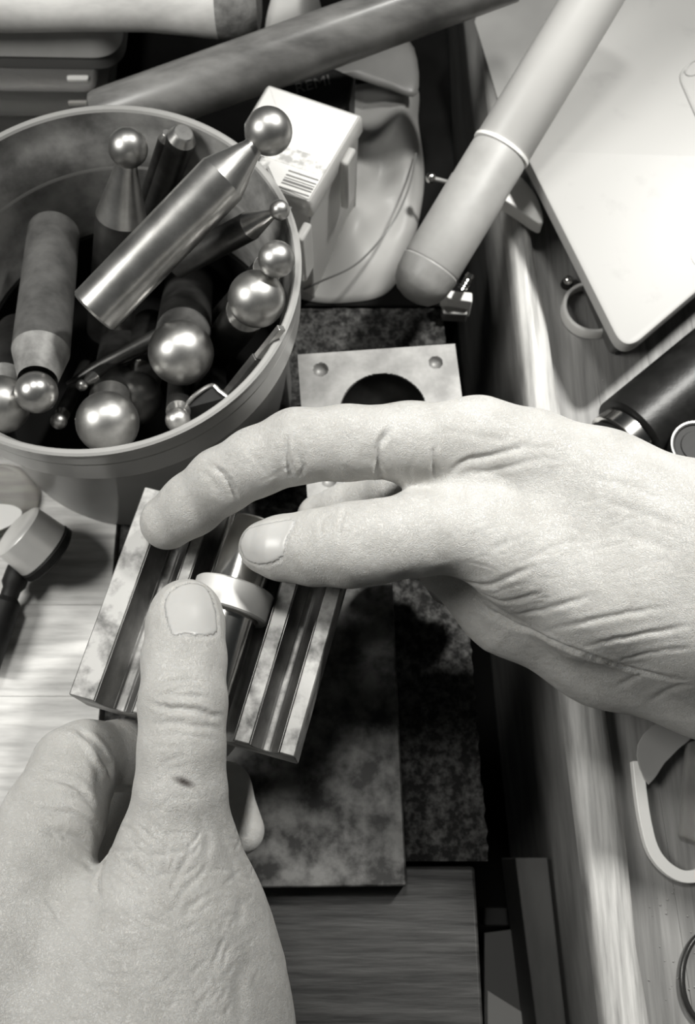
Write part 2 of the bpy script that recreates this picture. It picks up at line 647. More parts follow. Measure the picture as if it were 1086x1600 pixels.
obj('side_walls', sk, 'slab_steel', dap_root, smooth=False)
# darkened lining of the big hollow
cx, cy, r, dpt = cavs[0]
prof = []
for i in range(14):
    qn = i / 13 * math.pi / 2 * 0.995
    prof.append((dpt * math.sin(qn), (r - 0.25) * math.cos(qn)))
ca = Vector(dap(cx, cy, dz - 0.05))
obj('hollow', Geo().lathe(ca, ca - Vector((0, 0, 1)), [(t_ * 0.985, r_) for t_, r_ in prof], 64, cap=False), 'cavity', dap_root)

# ================================================================== swage block, rod and ring held by the hands
BZ, BT = 85.0, 21.0
LL, LR, UL = P(107, 1085, BZ), P(460, 1183, BZ), P(240, 765, BZ)
bx = (LR - LL)
BW = bx.length
bx.normalize()
by = Vector((-bx.y, bx.x, 0))
BL = 66.0


def blk(s, t_, z):
    p = LL + bx * s + by * t_
    return Vector((p.x, p.y, z))


def groove(s0, s1, dp, n=14):
    c, hw = (s0 + s1) / 2, (s1 - s0) / 2
    return [(c - hw * math.cos(math.pi * i / n), -dp * math.sin(math.pi * i / n)) for i in range(n + 1)]


S = lambda f: f * BW
gr1 = (S(.115), S(.285), 8.5)
gr2 = (S(.335), S(.735), 13.2)
gr3 = (S(.805), S(.932), 6.5)
sw = thing('swage_block', 'grooved steel forming block held between the two hands', 'block', blk(BW / 2, BL / 2, BZ - BT))
profile = [(0, 0)]
for a_, b_, d_ in (gr1, gr2, gr3):
    profile += groove(a_, b_, d_)
profile += [(BW, 0), (BW, -BT), (0, -BT)]
rows = [[blk(s, t_, BZ + z) for s, z in profile] for t_ in (0, BL)]
obj('body', Geo().loft(rows, True), 'swage_steel', sw, angle=30, bevel=0.35, seg=1)
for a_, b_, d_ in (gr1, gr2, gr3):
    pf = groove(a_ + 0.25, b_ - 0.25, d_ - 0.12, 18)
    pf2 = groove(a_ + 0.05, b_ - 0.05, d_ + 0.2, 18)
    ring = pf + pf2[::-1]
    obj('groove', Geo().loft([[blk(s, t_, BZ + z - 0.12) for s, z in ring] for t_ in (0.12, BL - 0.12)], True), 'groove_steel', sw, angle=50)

# rod lies in the wide groove
rod_s = (gr2[0] + gr2[1]) / 2 + 0.6
rr_ = 9.0
ring_r = 12.0
rod_z = BZ - gr2[2] + ring_r + 0.2
rt, rb = blk(rod_s, 63.5, rod_z), blk(rod_s, 2.0, rod_z)
rodt = thing('steel_rod', 'polished round steel rod lying in the wide groove of the forming block', 'rod', blk(rod_s, 32, rod_z - rr_))
L = (rb - rt).length
obj('shaft', Geo().lathe(rt, rb, [(0, rr_ - 0.9), (0.8, rr_), (L - 0.8, rr_), (L, rr_ - 0.8)], 64), 'bright_steel', rodt)
# ring centre where the photo shows the band
rc_t = 38.5
rc = blk(rod_s, rc_t, rod_z)
rw = 4.4
g = Geo()
d_ = -by
a_ = rc - d_ * rw
g.ring_lathe(a_, rc + d_ * rw, [(0.5, ring_r), (0, ring_r - 0.5), (0, rr_ + 0.8), (0.4, rr_ + 0.4), (2 * rw - 0.4, rr_ + 0.4),
                                (2 * rw, rr_ + 0.8), (2 * rw, ring_r - 0.5), (2 * rw - 0.5, ring_r)], 96)
t = obj('finger_ring', g, 'ring_silver', loc=rc - Vector((0, 0, ring_r)))
tag(t, 'wide plain pale silver ring around the polished rod beside the thumbnail', 'ring')

# ================================================================== tub of punches
TC = Vector((-82.6, 183.6, 0))
TR, TZ = 67.0, 91.0
tub = thing('plastic_tub', 'round grey plastic tub full of ball-ended punches', 'tub', TC)
prof = [(0.3, 2), (0.3, 55.5), (1.2, 58), (3, 59.3), (TZ - 23.5, 59.8), (TZ - 23, 60.0), (TZ - 22.6, 65.4), (TZ - 21.8, 66.2), (TZ - 10, 66.6), (TZ - 9.4, 66.0), (TZ - 8.8, 66.8), (TZ - 4, TR), (TZ - 2.6, TR),
        (TZ - 1.6, TR + 0.5), (TZ - 0.5, TR + 0.5), (TZ, TR - 0.3), (TZ - 0.2, TR - 1.6), (TZ - 1.0, TR - 2.2)]
obj('shell', Geo().lathe(TC, TC + Vector((0, 0, 1)), prof, 128, cap=False), 'tub_plastic', tub, angle=40)
prof = [(TZ - 1.0, TR - 2.2), (TZ - 5, TR - 3.0), (TZ - 11, TR - 4.6), (TZ - 12, TR - 5.6), (TZ - 26, 59.6), (4, 57.2), (2.2, 55), (2.2, 1)]
obj('inner_wall', Geo().lathe(TC, TC + Vector((0, 0, 1)), prof, 128, cap=False), 'tub_inner', tub, angle=50)

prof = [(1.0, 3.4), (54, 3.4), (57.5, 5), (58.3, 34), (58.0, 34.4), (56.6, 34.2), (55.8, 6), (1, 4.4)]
obj('depth_shade', Geo().lathe(TC, TC + Vector((0, 0, 1)), [(t_, r_) for r_, t_ in prof], 96), 'depth_shade', tub)  # near-black insert paints the shade deep in the tub


def fit(u, v, z, r):
    """slide a point along its ray until it is inside the tub, nearest to the wished height"""
    for dz_ in [k_ * sgn for k_ in range(0, 90) for sgn in (-1, 1)]:
        zz = z + dz_
        if zz - r < 3.5 or zz > TZ + 12:
            continue
        p = P(u, v, zz)
        if math.hypot(p.x - TC.x, p.y - TC.y) + r < 56.3 + 3.2 * max(0, zz - r - 4) / (TZ - 26):
            return p
    return P(u, v, max(z, r + 4))


PG = 'punches standing in the plastic tub'


def punch(label, ball, tail, rs, rn, neck, name='dapping_punch', shank='shank_steel', cone='worn_steel', head='ball_steel', flat_end=0.8, free=False, bz_free=False):
    """ball=(u,v,z,rpx); tail=(u,v,z); rs shank radius px; rn neck radius px; neck length in px"""
    sc_ = depth(P(*ball[:3])) / FPX
    br = ball[3] * sc_
    bc = P(*ball[:3]) if bz_free else fit(ball[0], ball[1], ball[2], br)
    rsm, rnm, nl = rs * sc_, rn * sc_, neck * sc_
    tl = P(*tail) if free else fit(tail[0], tail[1], tail[2], rsm)
    d = (tl - bc).normalized()
    L = (tl - bc).length
    root = thing(name, label, 'punch', tl, PG)
    j = br * 0.82
    s0 = br + nl
    obj('shank', Geo().lathe(bc, tl, [(s0 - 0.15, rsm), (L - flat_end, rsm), (L, rsm - flat_end)], 40), shank, root)
    obj('neck', Geo().lathe(bc, tl, [(j, rnm), (br + 0.1, rnm * 1.02), (s0, rsm)], 40, cap=False), cone, root, angle=50)
    obj('ball_head', Geo().ball(bc, br), head, root)
    return root


punch('largest bright punch leaning out over the rim toward the white label', (420, 205, 118, 37), (146, 488, 94), 42, 16, 66, cone='worn_steel', shank='worn_steel', bz_free=True, free=True)
punch('upright dark punch with a polished cone below its ball at the back of the tub', (200, 231, 95, 31), (172, 520, 20), 42, 17, 95)
punch('slim punch with small ball pointing at the barcode label', (437, 328, 100, 16), (275, 415, 70), 23, 8, 48, bz_free=True)
punch('punch with medium ball against the tub wall beside the white label box', (432, 405, 101, 29), (345, 500, 30), 24, 10, 24, bz_free=True)
punch('punch with large ball below the medium ball at the tub wall', (401, 467, 90, 45), (330, 560, 12), 34, 18, 30, bz_free=True)
punch('punch with the biggest round ball facing up in the middle of the tub', (283, 551, 72, 51), (296, 440, 14), 45, 38, 40, cone='scuffed_dark')
punch('thick worn punch lying head down along the left of the tub', (57, 613, 84, 33), (84, 362, 52), 46, 31, 62, shank='scuffed_dark', cone='scuffed', head='worn_steel')
punch('punch with large ball cut off at the left frame edge in the tub', (0, 632, 76, 46), (30, 520, 40), 38, 24, 30, cone='scuffed')
punch('thin punch with a tiny bright ball below the biggest ball', (128, 602, 66, 9), (230, 540, 40), 13, 5, 22)
punch('punch with a very small ball beside the thick worn punch tip', (92, 658, 62, 13), (140, 560, 8), 12, 6, 20)
punch('punch with large bright ball at the front rim of the tub', (168, 660, 72, 49), (190, 520, 6), 36, 24, 40)
punch('dull punch with conical head half hidden behind the front bright ball', (212, 622, 52, 42), (236, 510, 4), 34, 20, 30, head='shank_steel')
punch('short punch with small bright ball at the front rim beside the square bar', (278, 656, 80, 20), (282, 540, 10), 20, 10, 20)

# punches standing tail up: flat chamfered ends
def tail_up(label, top, base, rpx, name='dapping_punch'):
    sc_ = depth(P(*top)) / FPX
    a_, r = P(*top), rpx * sc_
    b_ = fit(base[0], base[1], base[2], r)
    root = thing(name, label, 'punch', b_, PG)
    L = (b_ - a_).length
    obj('shank', Geo().lathe(a_, b_, [(3.0, r), (L, r)], 36), 'shank_steel', root)
    obj('end_chamfer', Geo().lathe(a_, b_, [(0, r * 0.62), (0.4, r * 0.72), (3.05, r)], 36), 'worn_steel', root, angle=20)


tail_up('thick punch turned tail up at the back rim with a bright flat end', (287, 207, 92), (215, 400, 20), 23)
tail_up('thin dark punch turned tail up beside the thick upturned punch', (262, 208, 90), (196, 410, 20), 12)

# thin pointed tool, square bar and flat bar in the tub
a_, b_ = fit(104, 600, 60, 4), fit(250, 525, 52, 4)
L = (b_ - a_).length
t = obj('pointed_rod', Geo().lathe(a_, b_, [(0, 0.6), (12, 2.6), (L, 3.2)], 24), 'shank_steel', loc=a_)
tag(t, 'thin dark pointed rod lying beside the tiny-balled punch in the tub', 'rod')
# square punch, domed end up
sq = thing('square_punch', 'square black punch with a bright domed edge at the front rim of the tub', 'punch', fit(330, 560, 8, 6))
qs = [P(283, 640, 82), P(330, 603, 82), P(356, 622, 82), P(300, 672, 74)]
base = fit(322, 560, 10, 8)
cen = (qs[0] + qs[1] + qs[2] + qs[3]) / 4
mv = fit(319, 633, 78, 7.0) - cen
qs = [p + mv for p in qs]
cen = cen + mv
bs = [base + (p - cen) for p in qs]
for p in bs:
    p.z = base.z
obj('body', Geo().loft([[tuple(p) for p in bs], [tuple(p) for p in qs]], True), 'black_plastic', sq, smooth=False, bevel=0.5)
edge = [qs[0], qs[0].lerp(qs[1], 0.5) + Vector((-0.4, 0.6, 0.6)), qs[1], qs[1].lerp(qs[2], 0.5), qs[2]]
obj('bright_edge', Geo().tube(smooth_open([p + Vector((0, 0, 0.3)) for p in edge], 6), 0.75, 8), 'worn_steel', sq)
# flat bar with bright end
fb = thing('flat_bar', 'thin flat steel bar with a bright end leaning on the right tub wall', 'bar', fit(372, 600, 30, 3))
pa, pb = P(440, 512, 95), fit(366, 604, 72, 1.6)
d = (pb - pa)
L = d.length
d.normalize()
sd = d.cross(Vector((0.65, -0.6, 0.5))).normalized()
up = sd.cross(d)


def bar(t0, t1, w_, h_):
    r_ = []
    for t_ in (t0, t1):
        c = pa + d * t_
        r_.append([tuple(c + sd * w_ * i + up * h_ * j) for i, j in ((-1, -1), (1, -1), (1, 1), (-1, 1))])
    return Geo().loft(r_, True)


obj('blade', bar(0, 14.5, 1.3, 1.0), 'worn_steel', fb, smooth=False, bevel=0.2)
obj('shank', bar(14.5, L + 8, 1.7, 1.4), 'shank_steel', fb, smooth=False, bevel=0.2)

# ================================================================== things behind the tub
# dark round handle
a_, b_ = P(150, 190, 45), P(800, -42, 78)
r0, r1 = RR(150, 190, 45, 44), RR(800, -42, 78, 42)
L = (b_ - a_).length
t = obj('round_bar', Geo().lathe(a_, b_, [(0, r0 - 3), (1.5, r0 - 0.6), (4, r0), (L * .5, (r0 + r1) / 2 + 0.3), (L, r1)], 56), 'rod_dark')
tag(t, 'dark worn round handle slanting behind the tub above the label box', 'handle')
# pale wooden handle at the top left
a_, b_ = P(-160, 6, 62), P(408, 6, 62)
L = (b_ - a_).length
r0 = RR(200, 0, 62, 42)
ph = thing('wooden_stick', 'pale wooden handle lying across the dark cases at the top edge', 'handle', a_)
prof = [(0, r0 * .95)] + [(L * k_, r0 * f_) for k_, f_ in ((.3, .97), (.5, .93), (.68, .95), (.8, 1.08), (.88, 1.2))]
obj('grip', Geo().lathe(a_, b_, prof, 56), 'pale_handle', ph)
prof = [(L * .88 - 0.01, r0 * 1.2), (L * .93, r0 * 1.26), (L * .97, r0 * 1.18), (L * .992, r0 * .95), (L, r0 * .5), (L + .4, 0.05)]
obj('end', Geo().lathe(a_, b_, prof, 56, cap=False), 'end_grain', ph)
# white packet at the top
q = smooth_closed([P(405, 60, 22), P(425, -40, 22), P(500, -40, 22), P(492, 20, 22), P(470, 58, 22)], 4)
t = obj('white_packet', Geo().pillow(q, 0.3, lambda s, x, y: 30 * (1 - s ** 4)), 'paper')
tag(t, 'white packet between the pale handle end and the dark round handle', 'packet')


# stacked cases
def rr_box(cs, z):
    return [P(*c, z) for c in cs]


case = thing('storage_case', 'dark grey open case with a pale grey lip under the pale wooden handle', 'case', (-150, 330, 34))
zt = 50
yf = P(80, 50, zt).y
outer = rounded_poly([(-330, yf + 90), (P(170, 20, zt).x, yf + 90), (P(170, 20, zt).x, yf), (-330, yf + 5)], [3, 8, 8, 3])
ocx = P(60, 20, zt)


def inset(poly, dlt):
    k_ = len(poly)
    out = []
    for i in range(k_):
        p0, p1, p2 = Vector(poly[i - 1]), Vector(poly[i]), Vector(poly[(i + 1) % k_])
        n_ = ((p1 - p0).normalized() + (p2 - p1).normalized())
        n_ = Vector((-n_.y, n_.x)).normalized()
        out.append(tuple(p1 + n_ * dlt))
    return out


a2 = sum(outer[i][0] * outer[(i + 1) % len(outer)][1] - outer[(i + 1) % len(outer)][0] * outer[i][1] for i in range(len(outer)))
sg = 1 if a2 > 0 else -1
lip = [(inset(outer, -sg * 4), zt - 10), (inset(outer, -sg * 3.6), zt - 9), (inset(outer, sg * 0.2), zt - 0.5), (inset(outer, sg * 0.6), zt), (inset(outer, sg * 2.2), zt), (inset(outer, sg * 2.6), zt - 4), (inset(outer, sg * 2.7), zt - 5)]
obj('lid', Geo().loft([[(p[0], p[1], z_) for p in r_] for r_, z_ in lip], True), 'grey_case', case, angle=30)
obj('body', Geo().loft([[(p[0], p[1], z_) for p in inset(outer, -sg * i_)] for i_, z_ in ((4.2, 34), (3.0, zt - 10.05))], True), 'dark_case', case, angle=40)
obj('recess', Geo().prism(inset(outer, sg * 2.75), zt - 4.95, zt - 4.6), 'black_plastic', case, smooth=False)
yc = P(80, 140, 33.5).y
lowc = thing('clear_case', 'clear plastic case under the dark grey case behind the tub', 'case', (-150, 330, 0.4))
oc = rounded_poly([(-330, 430), (P(165, 110, 22).x, 430), (P(165, 110, 22).x, yc), (-330, yc + 4)], [3, 6, 6, 3])
obj('lid', Geo().prism(oc, 16, 33.5), 'clear', lowc, bevel=1.5)
obj('body', Geo().prism(inset(oc, sg * 1.2), 0.6, 15.9), 'clear', lowc, bevel=1)
oi = inset(oc, sg * 8)
obj('insert', Geo().prism(oi, 1.2, 12), 'dark_case', lowc)
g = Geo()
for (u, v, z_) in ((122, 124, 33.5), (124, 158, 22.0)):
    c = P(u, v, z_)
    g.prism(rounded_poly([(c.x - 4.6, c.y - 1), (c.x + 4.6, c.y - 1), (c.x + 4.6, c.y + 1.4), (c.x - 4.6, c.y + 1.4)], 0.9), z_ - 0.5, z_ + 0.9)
obj('painted_glint', g, 'white_plastic', lowc)  # white slips that paint the highlights on the clear plastic

# clear box with white barcode label
zb = 68.0
A, B_, C_, D_ = [P(*p, zb) for p in ((418, 130), (568, 180), (440, 395), (290, 345))]


def clip(poly, c, n_, dmin):
    out = []
    for i in range(len(poly)):
        p, q_ = poly[i], poly[(i + 1) % len(poly)]
        a_, b_ = (p - c).dot(n_) - dmin, (q_ - c).dot(n_) - dmin
        if a_ >= 0:
            out.append(p)
        if a_ * b_ < 0:
            out.append(p.lerp(q_, a_ / (a_ - b_)))
    return out


TUB = Vector((-82.6, 183.6, 0))
cp = [Vector((p.x, p.y, 0)) for p in (A, B_, C_, D_)]
for an_ in (22, 42, 62):
    cp = clip(cp, TUB, Vector((math.cos(math.radians(an_)), math.sin(math.radians(an_)), 0)), 70.0)
bxp = rounded_poly(cp, 2.0)
bc_ = (A + B_ + C_ + D_) / 4
lb = thing('label_box', 'clear plastic box with a white barcode label on its lid behind the tub', 'box', (bc_.x, bc_.y, 0.4))
ba2 = sum(bxp[i][0] * bxp[(i + 1) % len(bxp)][1] - bxp[(i + 1) % len(bxp)][0] * bxp[i][1] for i in range(len(bxp)))
s2 = 1 if ba2 > 0 else -1
obj('lid', Geo().loft([[(p[0], p[1], z_) for p in inset(bxp, s2 * i_)] for i_, z_ in ((0, zb - 8), (-0.4, zb - 7), (0, zb - 1), (0.8, zb))], True), 'frosted', lb, angle=40)
obj('body', Geo().loft([[(p[0], p[1], z_) for p in inset(bxp, s2 * i_)] for i_, z_ in ((3, 0.6), (2.5, 3), (1.2, zb - 8.1))], True), 'frosted', lb, angle=40)
lab = inset(bxp, s2 * 1.6)
lo = obj('label', Geo().prism(lab, zb + 0.02, zb + 0.25), 'paper', lb, smooth=False)
ux = (B_ - A).normalized()
uy = (D_ - A).normalized()
LWx, LWy = (B_ - A).length, (D_ - A).length


def onlab(f, g_):
    p = A.lerp(B_, f)
    q_ = D_.lerp(C_, f)
    r_ = p.lerp(q_, g_)
    return r_


def quad_on(gm, f0, g0, f1, g1, z_):
    gm.prism([onlab(f0, g0), onlab(f1, g0), onlab(f1, g1), onlab(f0, g1)], z_, z_ + 0.08)


g = Geo()
random.seed(9)
gg = 0.50
while gg < 0.90:
    wd = random.choice([.006, .009, .014])
    if gg < .66 or gg > .70:
        quad_on(g, (.64 if gg < .67 else .62), gg, (.95 if gg < .67 else .86), gg + wd, zb + 0.26)
    gg += wd + random.choice([.008, .012, .02])
obj('barcode', g, 'ink', lo, smooth=False)
g = Geo()
quad_on(g, .30, .36, .96, .47, zb + 0.255)
quad_on(g, .34, .48, .44, .62, zb + 0.255)
obj('faded_print', g, 'faint_ink', lo, smooth=False)
for f_, g_ in ((1.0, 0.25), (1.0, 0.80)):
    p = A.lerp(B_, f_).lerp(D_.lerp(C_, f_), g_)
    dv = uy * 4.2
    n_ = Vector((-uy.y, uy.x, 0))
    if n_.dot(ux) < 0:
        n_ = -n_
    pts = [p - dv, p + dv, p + dv + n_ * 3.4, p - dv + n_ * 3.4]
    obj('clasp', Geo().prism([tuple(x) for x in pts], zb - 30, zb - 3), 'frosted', lb, bevel=1.0)

# black pouch with faint lettering under the dark handle
q = [P(*p, 36) for p in ((430, 132), (520, 104), (556, 120), (545, 162), (430, 185))]
pou = thing('black_pouch', 'black pouch with faint grey letters between the dark handle and label box', 'pouch', ((q[0] + q[2]) / 2).to_tuple()[:2] + (0.3,))
obj('cover', Geo().prism(q, 0.4, 36), 'black_leather', pou, bevel=1.5)
cu = bpy.data.curves.new('letters', 'FONT')
cu.body = 'REMI'
cu.size = 7.6
cu.extrude = 0.1
tmp = bpy.data.objects.new('letters_source', cu)
COL.objects.link(tmp)
bpy.context.view_layer.update()
me_ = bpy.data.meshes.new_from_object(tmp.evaluated_get(bpy.context.evaluated_depsgraph_get()))
ang = math.radians(19)
o_ = P(462, 146, 36.2)
g = Geo()
vs = []
for v_ in me_.vertices:
    x, y = v_.co.x, v_.co.y
    x += y * 0.15
    vs.append((o_.x + x * math.cos(ang) - y * math.sin(ang), o_.y + x * math.sin(ang) + y * math.cos(ang), 36.12 + v_.co.z))
g.add(vs, [tuple(p.vertices) for p in me_.polygons])
obj('lettering', g, 'letter_grey', pou, smooth=False)
bpy.data.objects.remove(tmp)
bpy.data.curves.remove(cu)

# plastic bag
bagp = [(500, 130), (560, 118), (648, 118), (655, 180), (664, 250), (660, 310), (640, 390), (606, 446), (545, 462), (478, 458), (455, 430), (470, 300)]
q = smooth_closed([P(*p, 6) for p in bagp], 6)


def bag_h(s, x, y):
    h = 17 * (1 - s ** 3.0)
    return max(0, h * (0.72 + 0.28 * math.sin(x * 0.16 + y * 0.03)) + 1.2 * math.sin(x * 0.33 - y * 0.22) * (1 - s * s))


bag = thing('plastic_bag', 'crumpled cloudy plastic bag between the label box and the black gap', 'bag', P(560, 300, 0).to_tuple())
obj('pouch', Geo().pillow(q, 0.4, bag_h, 22), 'bag', bag, angle=80)
q2 = smooth_closed([P(*p, 22) for p in ((500, 108), (560, 60), (640, 50), (653, 134), (600, 124), (550, 108))], 5)
obj('flap', Geo().pillow(q2, 17, lambda s, x, y: 2 * (1 - s ** 6), 8), 'bag_dark', bag, angle=80)
sm = smooth_open([P(u, v, z_) for u, v, z_ in ((650, 240, 12), (640, 290, 19), (612, 350, 25), (560, 410, 21), (500, 440, 14), (474, 452, 9))], 8)
obj('seam', Geo().tube(sm, 0.45, 8), 'bag_dark', bag)
# small chrome pin beside the bag
pa, pb = P(673, 278, 22), P(702, 285, 20)
pin = thing('metal_pin', 'small bright metal pin beside the ivory handle above the gap', 'pin', pa)
obj('head', Geo().ball(pa, 2.2, 20, 12), 'bright_steel', pin)
obj('shaft', Geo().lathe(pa, pb + (pb - pa), [(1.8, 0.9), ((pb - pa).length * 2, 0.9)], 16), 'ivory_dull', pin)

# sheet of paper behind the ivory handle
q = [P(742, 30, 32), P(770, -40, 32), P(960, -40, 32), P(840, 120, 32), P(800, 165, 32), P(786, 178, 32)]
t = obj('paper_sheet', Geo().prism(q, 29.4, 31), 'sheet', smooth=False, bevel=0.3)
tag(t, 'pale grey sheet lying on the rail behind the ivory handle', 'sheet')

# ivory mallet handle
a_, b_ = P(962, -62, 92), P(664, 432, 40)
hm = thing('ivory_tube', 'thick ivory plastic handle leaning across the rail toward the bag', 'handle', P(664, 440, 24))
ra = RR(962, -62, 92, 45)
rb2 = RR(664, 432, 40, 47)
L = (b_ - a_).length
dv = (b_ - a_).normalized()
# split at the bright ring groove
gp = P(780, 231, 62)
tg = (gp - a_).dot(dv)
rad = lambda t_: ra + (rb2 - ra) * t_ / L
obj('upper_tube', Geo().lathe(a_, b_, [(0, ra), (tg - 1, rad(tg)), (tg - 0.2, rad(tg) - 0.5)], 64), 'ivory_plastic', hm)
obj('collar', Geo().lathe(a_, b_, [(tg - 1.2, rad(tg) - 1), (tg - 0.6, rad(tg) + 0.45), (tg + 0.6, rad(tg) + 0.45), (tg + 1.2, rad(tg) - 1)], 64), 'white_plastic', hm)
obj('lower_tube', Geo().lathe(a_, b_, [(tg + 0.2, rad(tg) - 0.5), (tg + 1, rad(tg)), (tg + 17, rad(tg + 17)), (tg + 17.4, rad(tg + 17) + 0.25), (L - 6, rb2), (L - 5, rb2 - 0.2)], 64), 'ivory_dull', hm)  # lower tube in a darker, rougher ivory than the upper one
obj('end_cap', Geo().lathe(a_, b_, [(L - 5.4, rb2 - 0.7), (L - 4, rb2 + 0.2), (L + 2, rb2 * .97), (L + 6, rb2 * .85), (L + 9, rb2 * .62), (L + 10.4, rb2 * .3), (L + 10.8, .05)], 64, cap=False), 'smoky_plastic', hm)
# little bright tabs by the cap
for nm, pts, z_, h_, m_, lbl in (
        ('plastic_tab', ((690, 452), (738, 457), (738, 472), (700, 466)), 12, 3, 'white_plastic', 'small bright plastic tab beside the smoky cap of the ivory handle'),
        ('grey_tab', ((690, 478), (732, 476), (730, 492), (692, 490)), 6, 4, 'grey_metal', 'small grey tab on the iron plate edge below the bright tab')):
    q = [P(*p, z_) for p in pts]
    t = obj(nm, Geo().prism(q, -0.1, z_), m_, smooth=False, bevel=0.6)
    tag(t, lbl, 'tab')
ca, cb = P(722, 452, 16), P(736, 428, 20)
t = obj('chrome_screw', Geo().lathe(ca, cb, [(0, 2.0)] + [(0.6 + i * 0.7, 2.0 if i % 2 else 1.6) for i in range(8)] + [((cb - ca).length, 1.6)], 20), 'bright_steel')
tag(t, 'tiny chrome screw leaning beside the smoky cap of the ivory handle', 'screw')

# white wedge on the rail under the ivory handle
zs = 36
q = smooth_closed([P(*p, zs) for p in ((740, 290), (780, 266), (810, 272), (838, 305), (849, 338), (842, 348), (800, 320), (765, 300))], 4)
t = obj('white_wedge', Geo().prism(q, 29, zs), 'white_plastic', bevel=0.8)
tag(t, 'white plastic wedge on the rail under the ivory handle', 'wedge')

# ================================================================== ivory box at the upper right
zl = 50.0
bp = [P(818, 236, zl), P(976, 552, zl), P(1112, 436, zl), P(1330, 240, zl), P(1100, -330, zl), P(960, -60, zl)]
bp = [(p.x, p.y) for p in bp]
# real rectangle: left edge and front edge directions
vL = (Vector(bp[0]) - Vector(bp[1]))
vF = (Vector(bp[2]) - Vector(bp[1]))
vF.normalize()
vL.normalize()
cnr = Vector(bp[1])
rect = [cnr, cnr + vF * 130, P(1500, -200, zl).to_2d(), P(1000, -90, zl).to_2d(), Vector(bp[0])]
lidp = rounded_poly([tuple(p) for p in rect], [6.5, 6, 6, 4, 2.5], 10)
sA = sum(lidp[i][0] * lidp[(i + 1) % len(lidp)][1] - lidp[(i + 1) % len(lidp)][0] * lidp[i][1] for i in range(len(lidp)))
s3 = 1 if sA > 0 else -1
ib = thing('ivory_box', 'large ivory plastic box with rounded lid on the right shelf', 'box', (cnr.x + 40, cnr.y + 60, 20.2))
obj('lid', Geo().loft([[(p[0], p[1], z_) for p in inset(lidp, s3 * i_)] for i_, z_ in ((0.6, zl - 6), (0, zl - 5.6), (0, zl - 1.2), (0.35, zl - 0.35), (1.2, zl))], True), 'box_plastic', ib, angle=30)
body_rows = []
for i_, z_ in ((16.0, 20.3), (14, 22), (10.0, zl - 6.05)):
    body_rows.append([(p[0], p[1], z_) for p in rounded_poly(inset([tuple(p) for p in rect], s3 * i_), 3.0)])
obj('body', Geo().loft(body_rows, True), 'dark_case', ib, angle=30)  # body coloured dark to paint the shade under the lid
q = smooth_open([P(u, v, zl + 0.1) for u, v in ((1110, 70), (1086, 92), (1068, 110), (1064, 124), (1072, 145), (1090, 185), (1105, 210))], 8)
obj('lid_rib', Geo().tube(q, 0.55, 8), 'box_plastic', ib)
q = smooth_open([P(u, v, zl + 0.1) for u, v in ((1100, 88), (1080, 98), (1071, 112), (1078, 118), (1100, 112))], 8)
obj('lid_rib', Geo().tube(q, 0.45, 8), 'box_plastic', ib)
q = smooth_open([P(u, v, zl + 0.1) for u, v in ((1104, 372), (1086, 386), (1083, 405), (1100, 425))], 8)
obj('lid_rib', Geo().tube(q, 0.5, 8), 'white_plastic', ib)

# metal hoop and bead near the box
hc = P(922, 488, 21)
hr = RR(922, 488, 21, 46)
g = Geo()
g.ring_lathe(Vector((hc.x, hc.y, 20.3)), Vector((hc.x, hc.y, 30)), [(0, hr - 1.2), (0, hr), (4.6, hr), (5.2, hr - 0.4), (5.2, hr - 1.4), (4.8, hr - 1.7)], 72)
t = obj('metal_hoop', g, 'pale_metal')
tag(t, 'thin bright metal hoop on the shelf half under the ivory box corner', 'hoop')
bd = P(888, 438, 23.5)
bead = thing('metal_bead', 'tiny shiny metal bead on the shelf beside the hoop', 'bead', (bd.x, bd.y, 20.2))
obj('ball', Geo().ball(bd, 2.0, 20, 12), 'bright_steel', bead)
obj('base', Geo().lathe(Vector((bd.x, bd.y, 20.3)), bd, [(0, 2.6), (1.6, 2.4), (1.7, 1.0)], 24), 'black_plastic', bead)

# black tool with silver band and round knob
zc = 37
a_, b_ = P(955, 705, zc), P(1200, 500, zc)
dv = (b_ - a_).normalized()
L = (b_ - a_).length
R = 15.5
bt = thing('black_tool', 'black cylindrical tool with silver band on the shelf beside the wrist', 'tool', (a_ + dv * L * .4).to_tuple()[:2] + (20.3,))
obj('nose', Geo().lathe(a_, b_, [(-6, 6), (-5, 8.5), (-2, 9), (-2, 11), (1.5, 12), (2, 10.5), (3.2, 10.5)], 48), 'black_plastic', bt)
obj('band', Geo().lathe(a_, b_, [(3, 12.3), (3.4, 13.0), (8.6, 13.0), (9, 12.3)], 64), 'bright_steel', bt)
obj('body', Geo().lathe(a_, b_, [(9, 13), (10, R), (L, R)], 64), 'black_leather', bt)
kc = P(1088, 700, 48)
kn = Geo().lathe(Vector((kc.x, kc.y, 40)), Vector((kc.x, kc.y, 60)), [(0, 9.5), (9.5, 9.5), (10, 9.2), (10, 8.4), (9.4, 8), (9.4, 6), (9.8, 5.8), (9.8, 0.1)], 48)
obj('knob', kn, 'black_plastic', bt)
obj('knob_rim', Geo().ring_lathe(Vector((kc.x, kc.y, 49.4)), Vector((kc.x, kc.y, 60)), [(0, 8.9), (0, 9.7), (.7, 9.6), (.7, 9.0)], 48), 'shank_steel', bt)

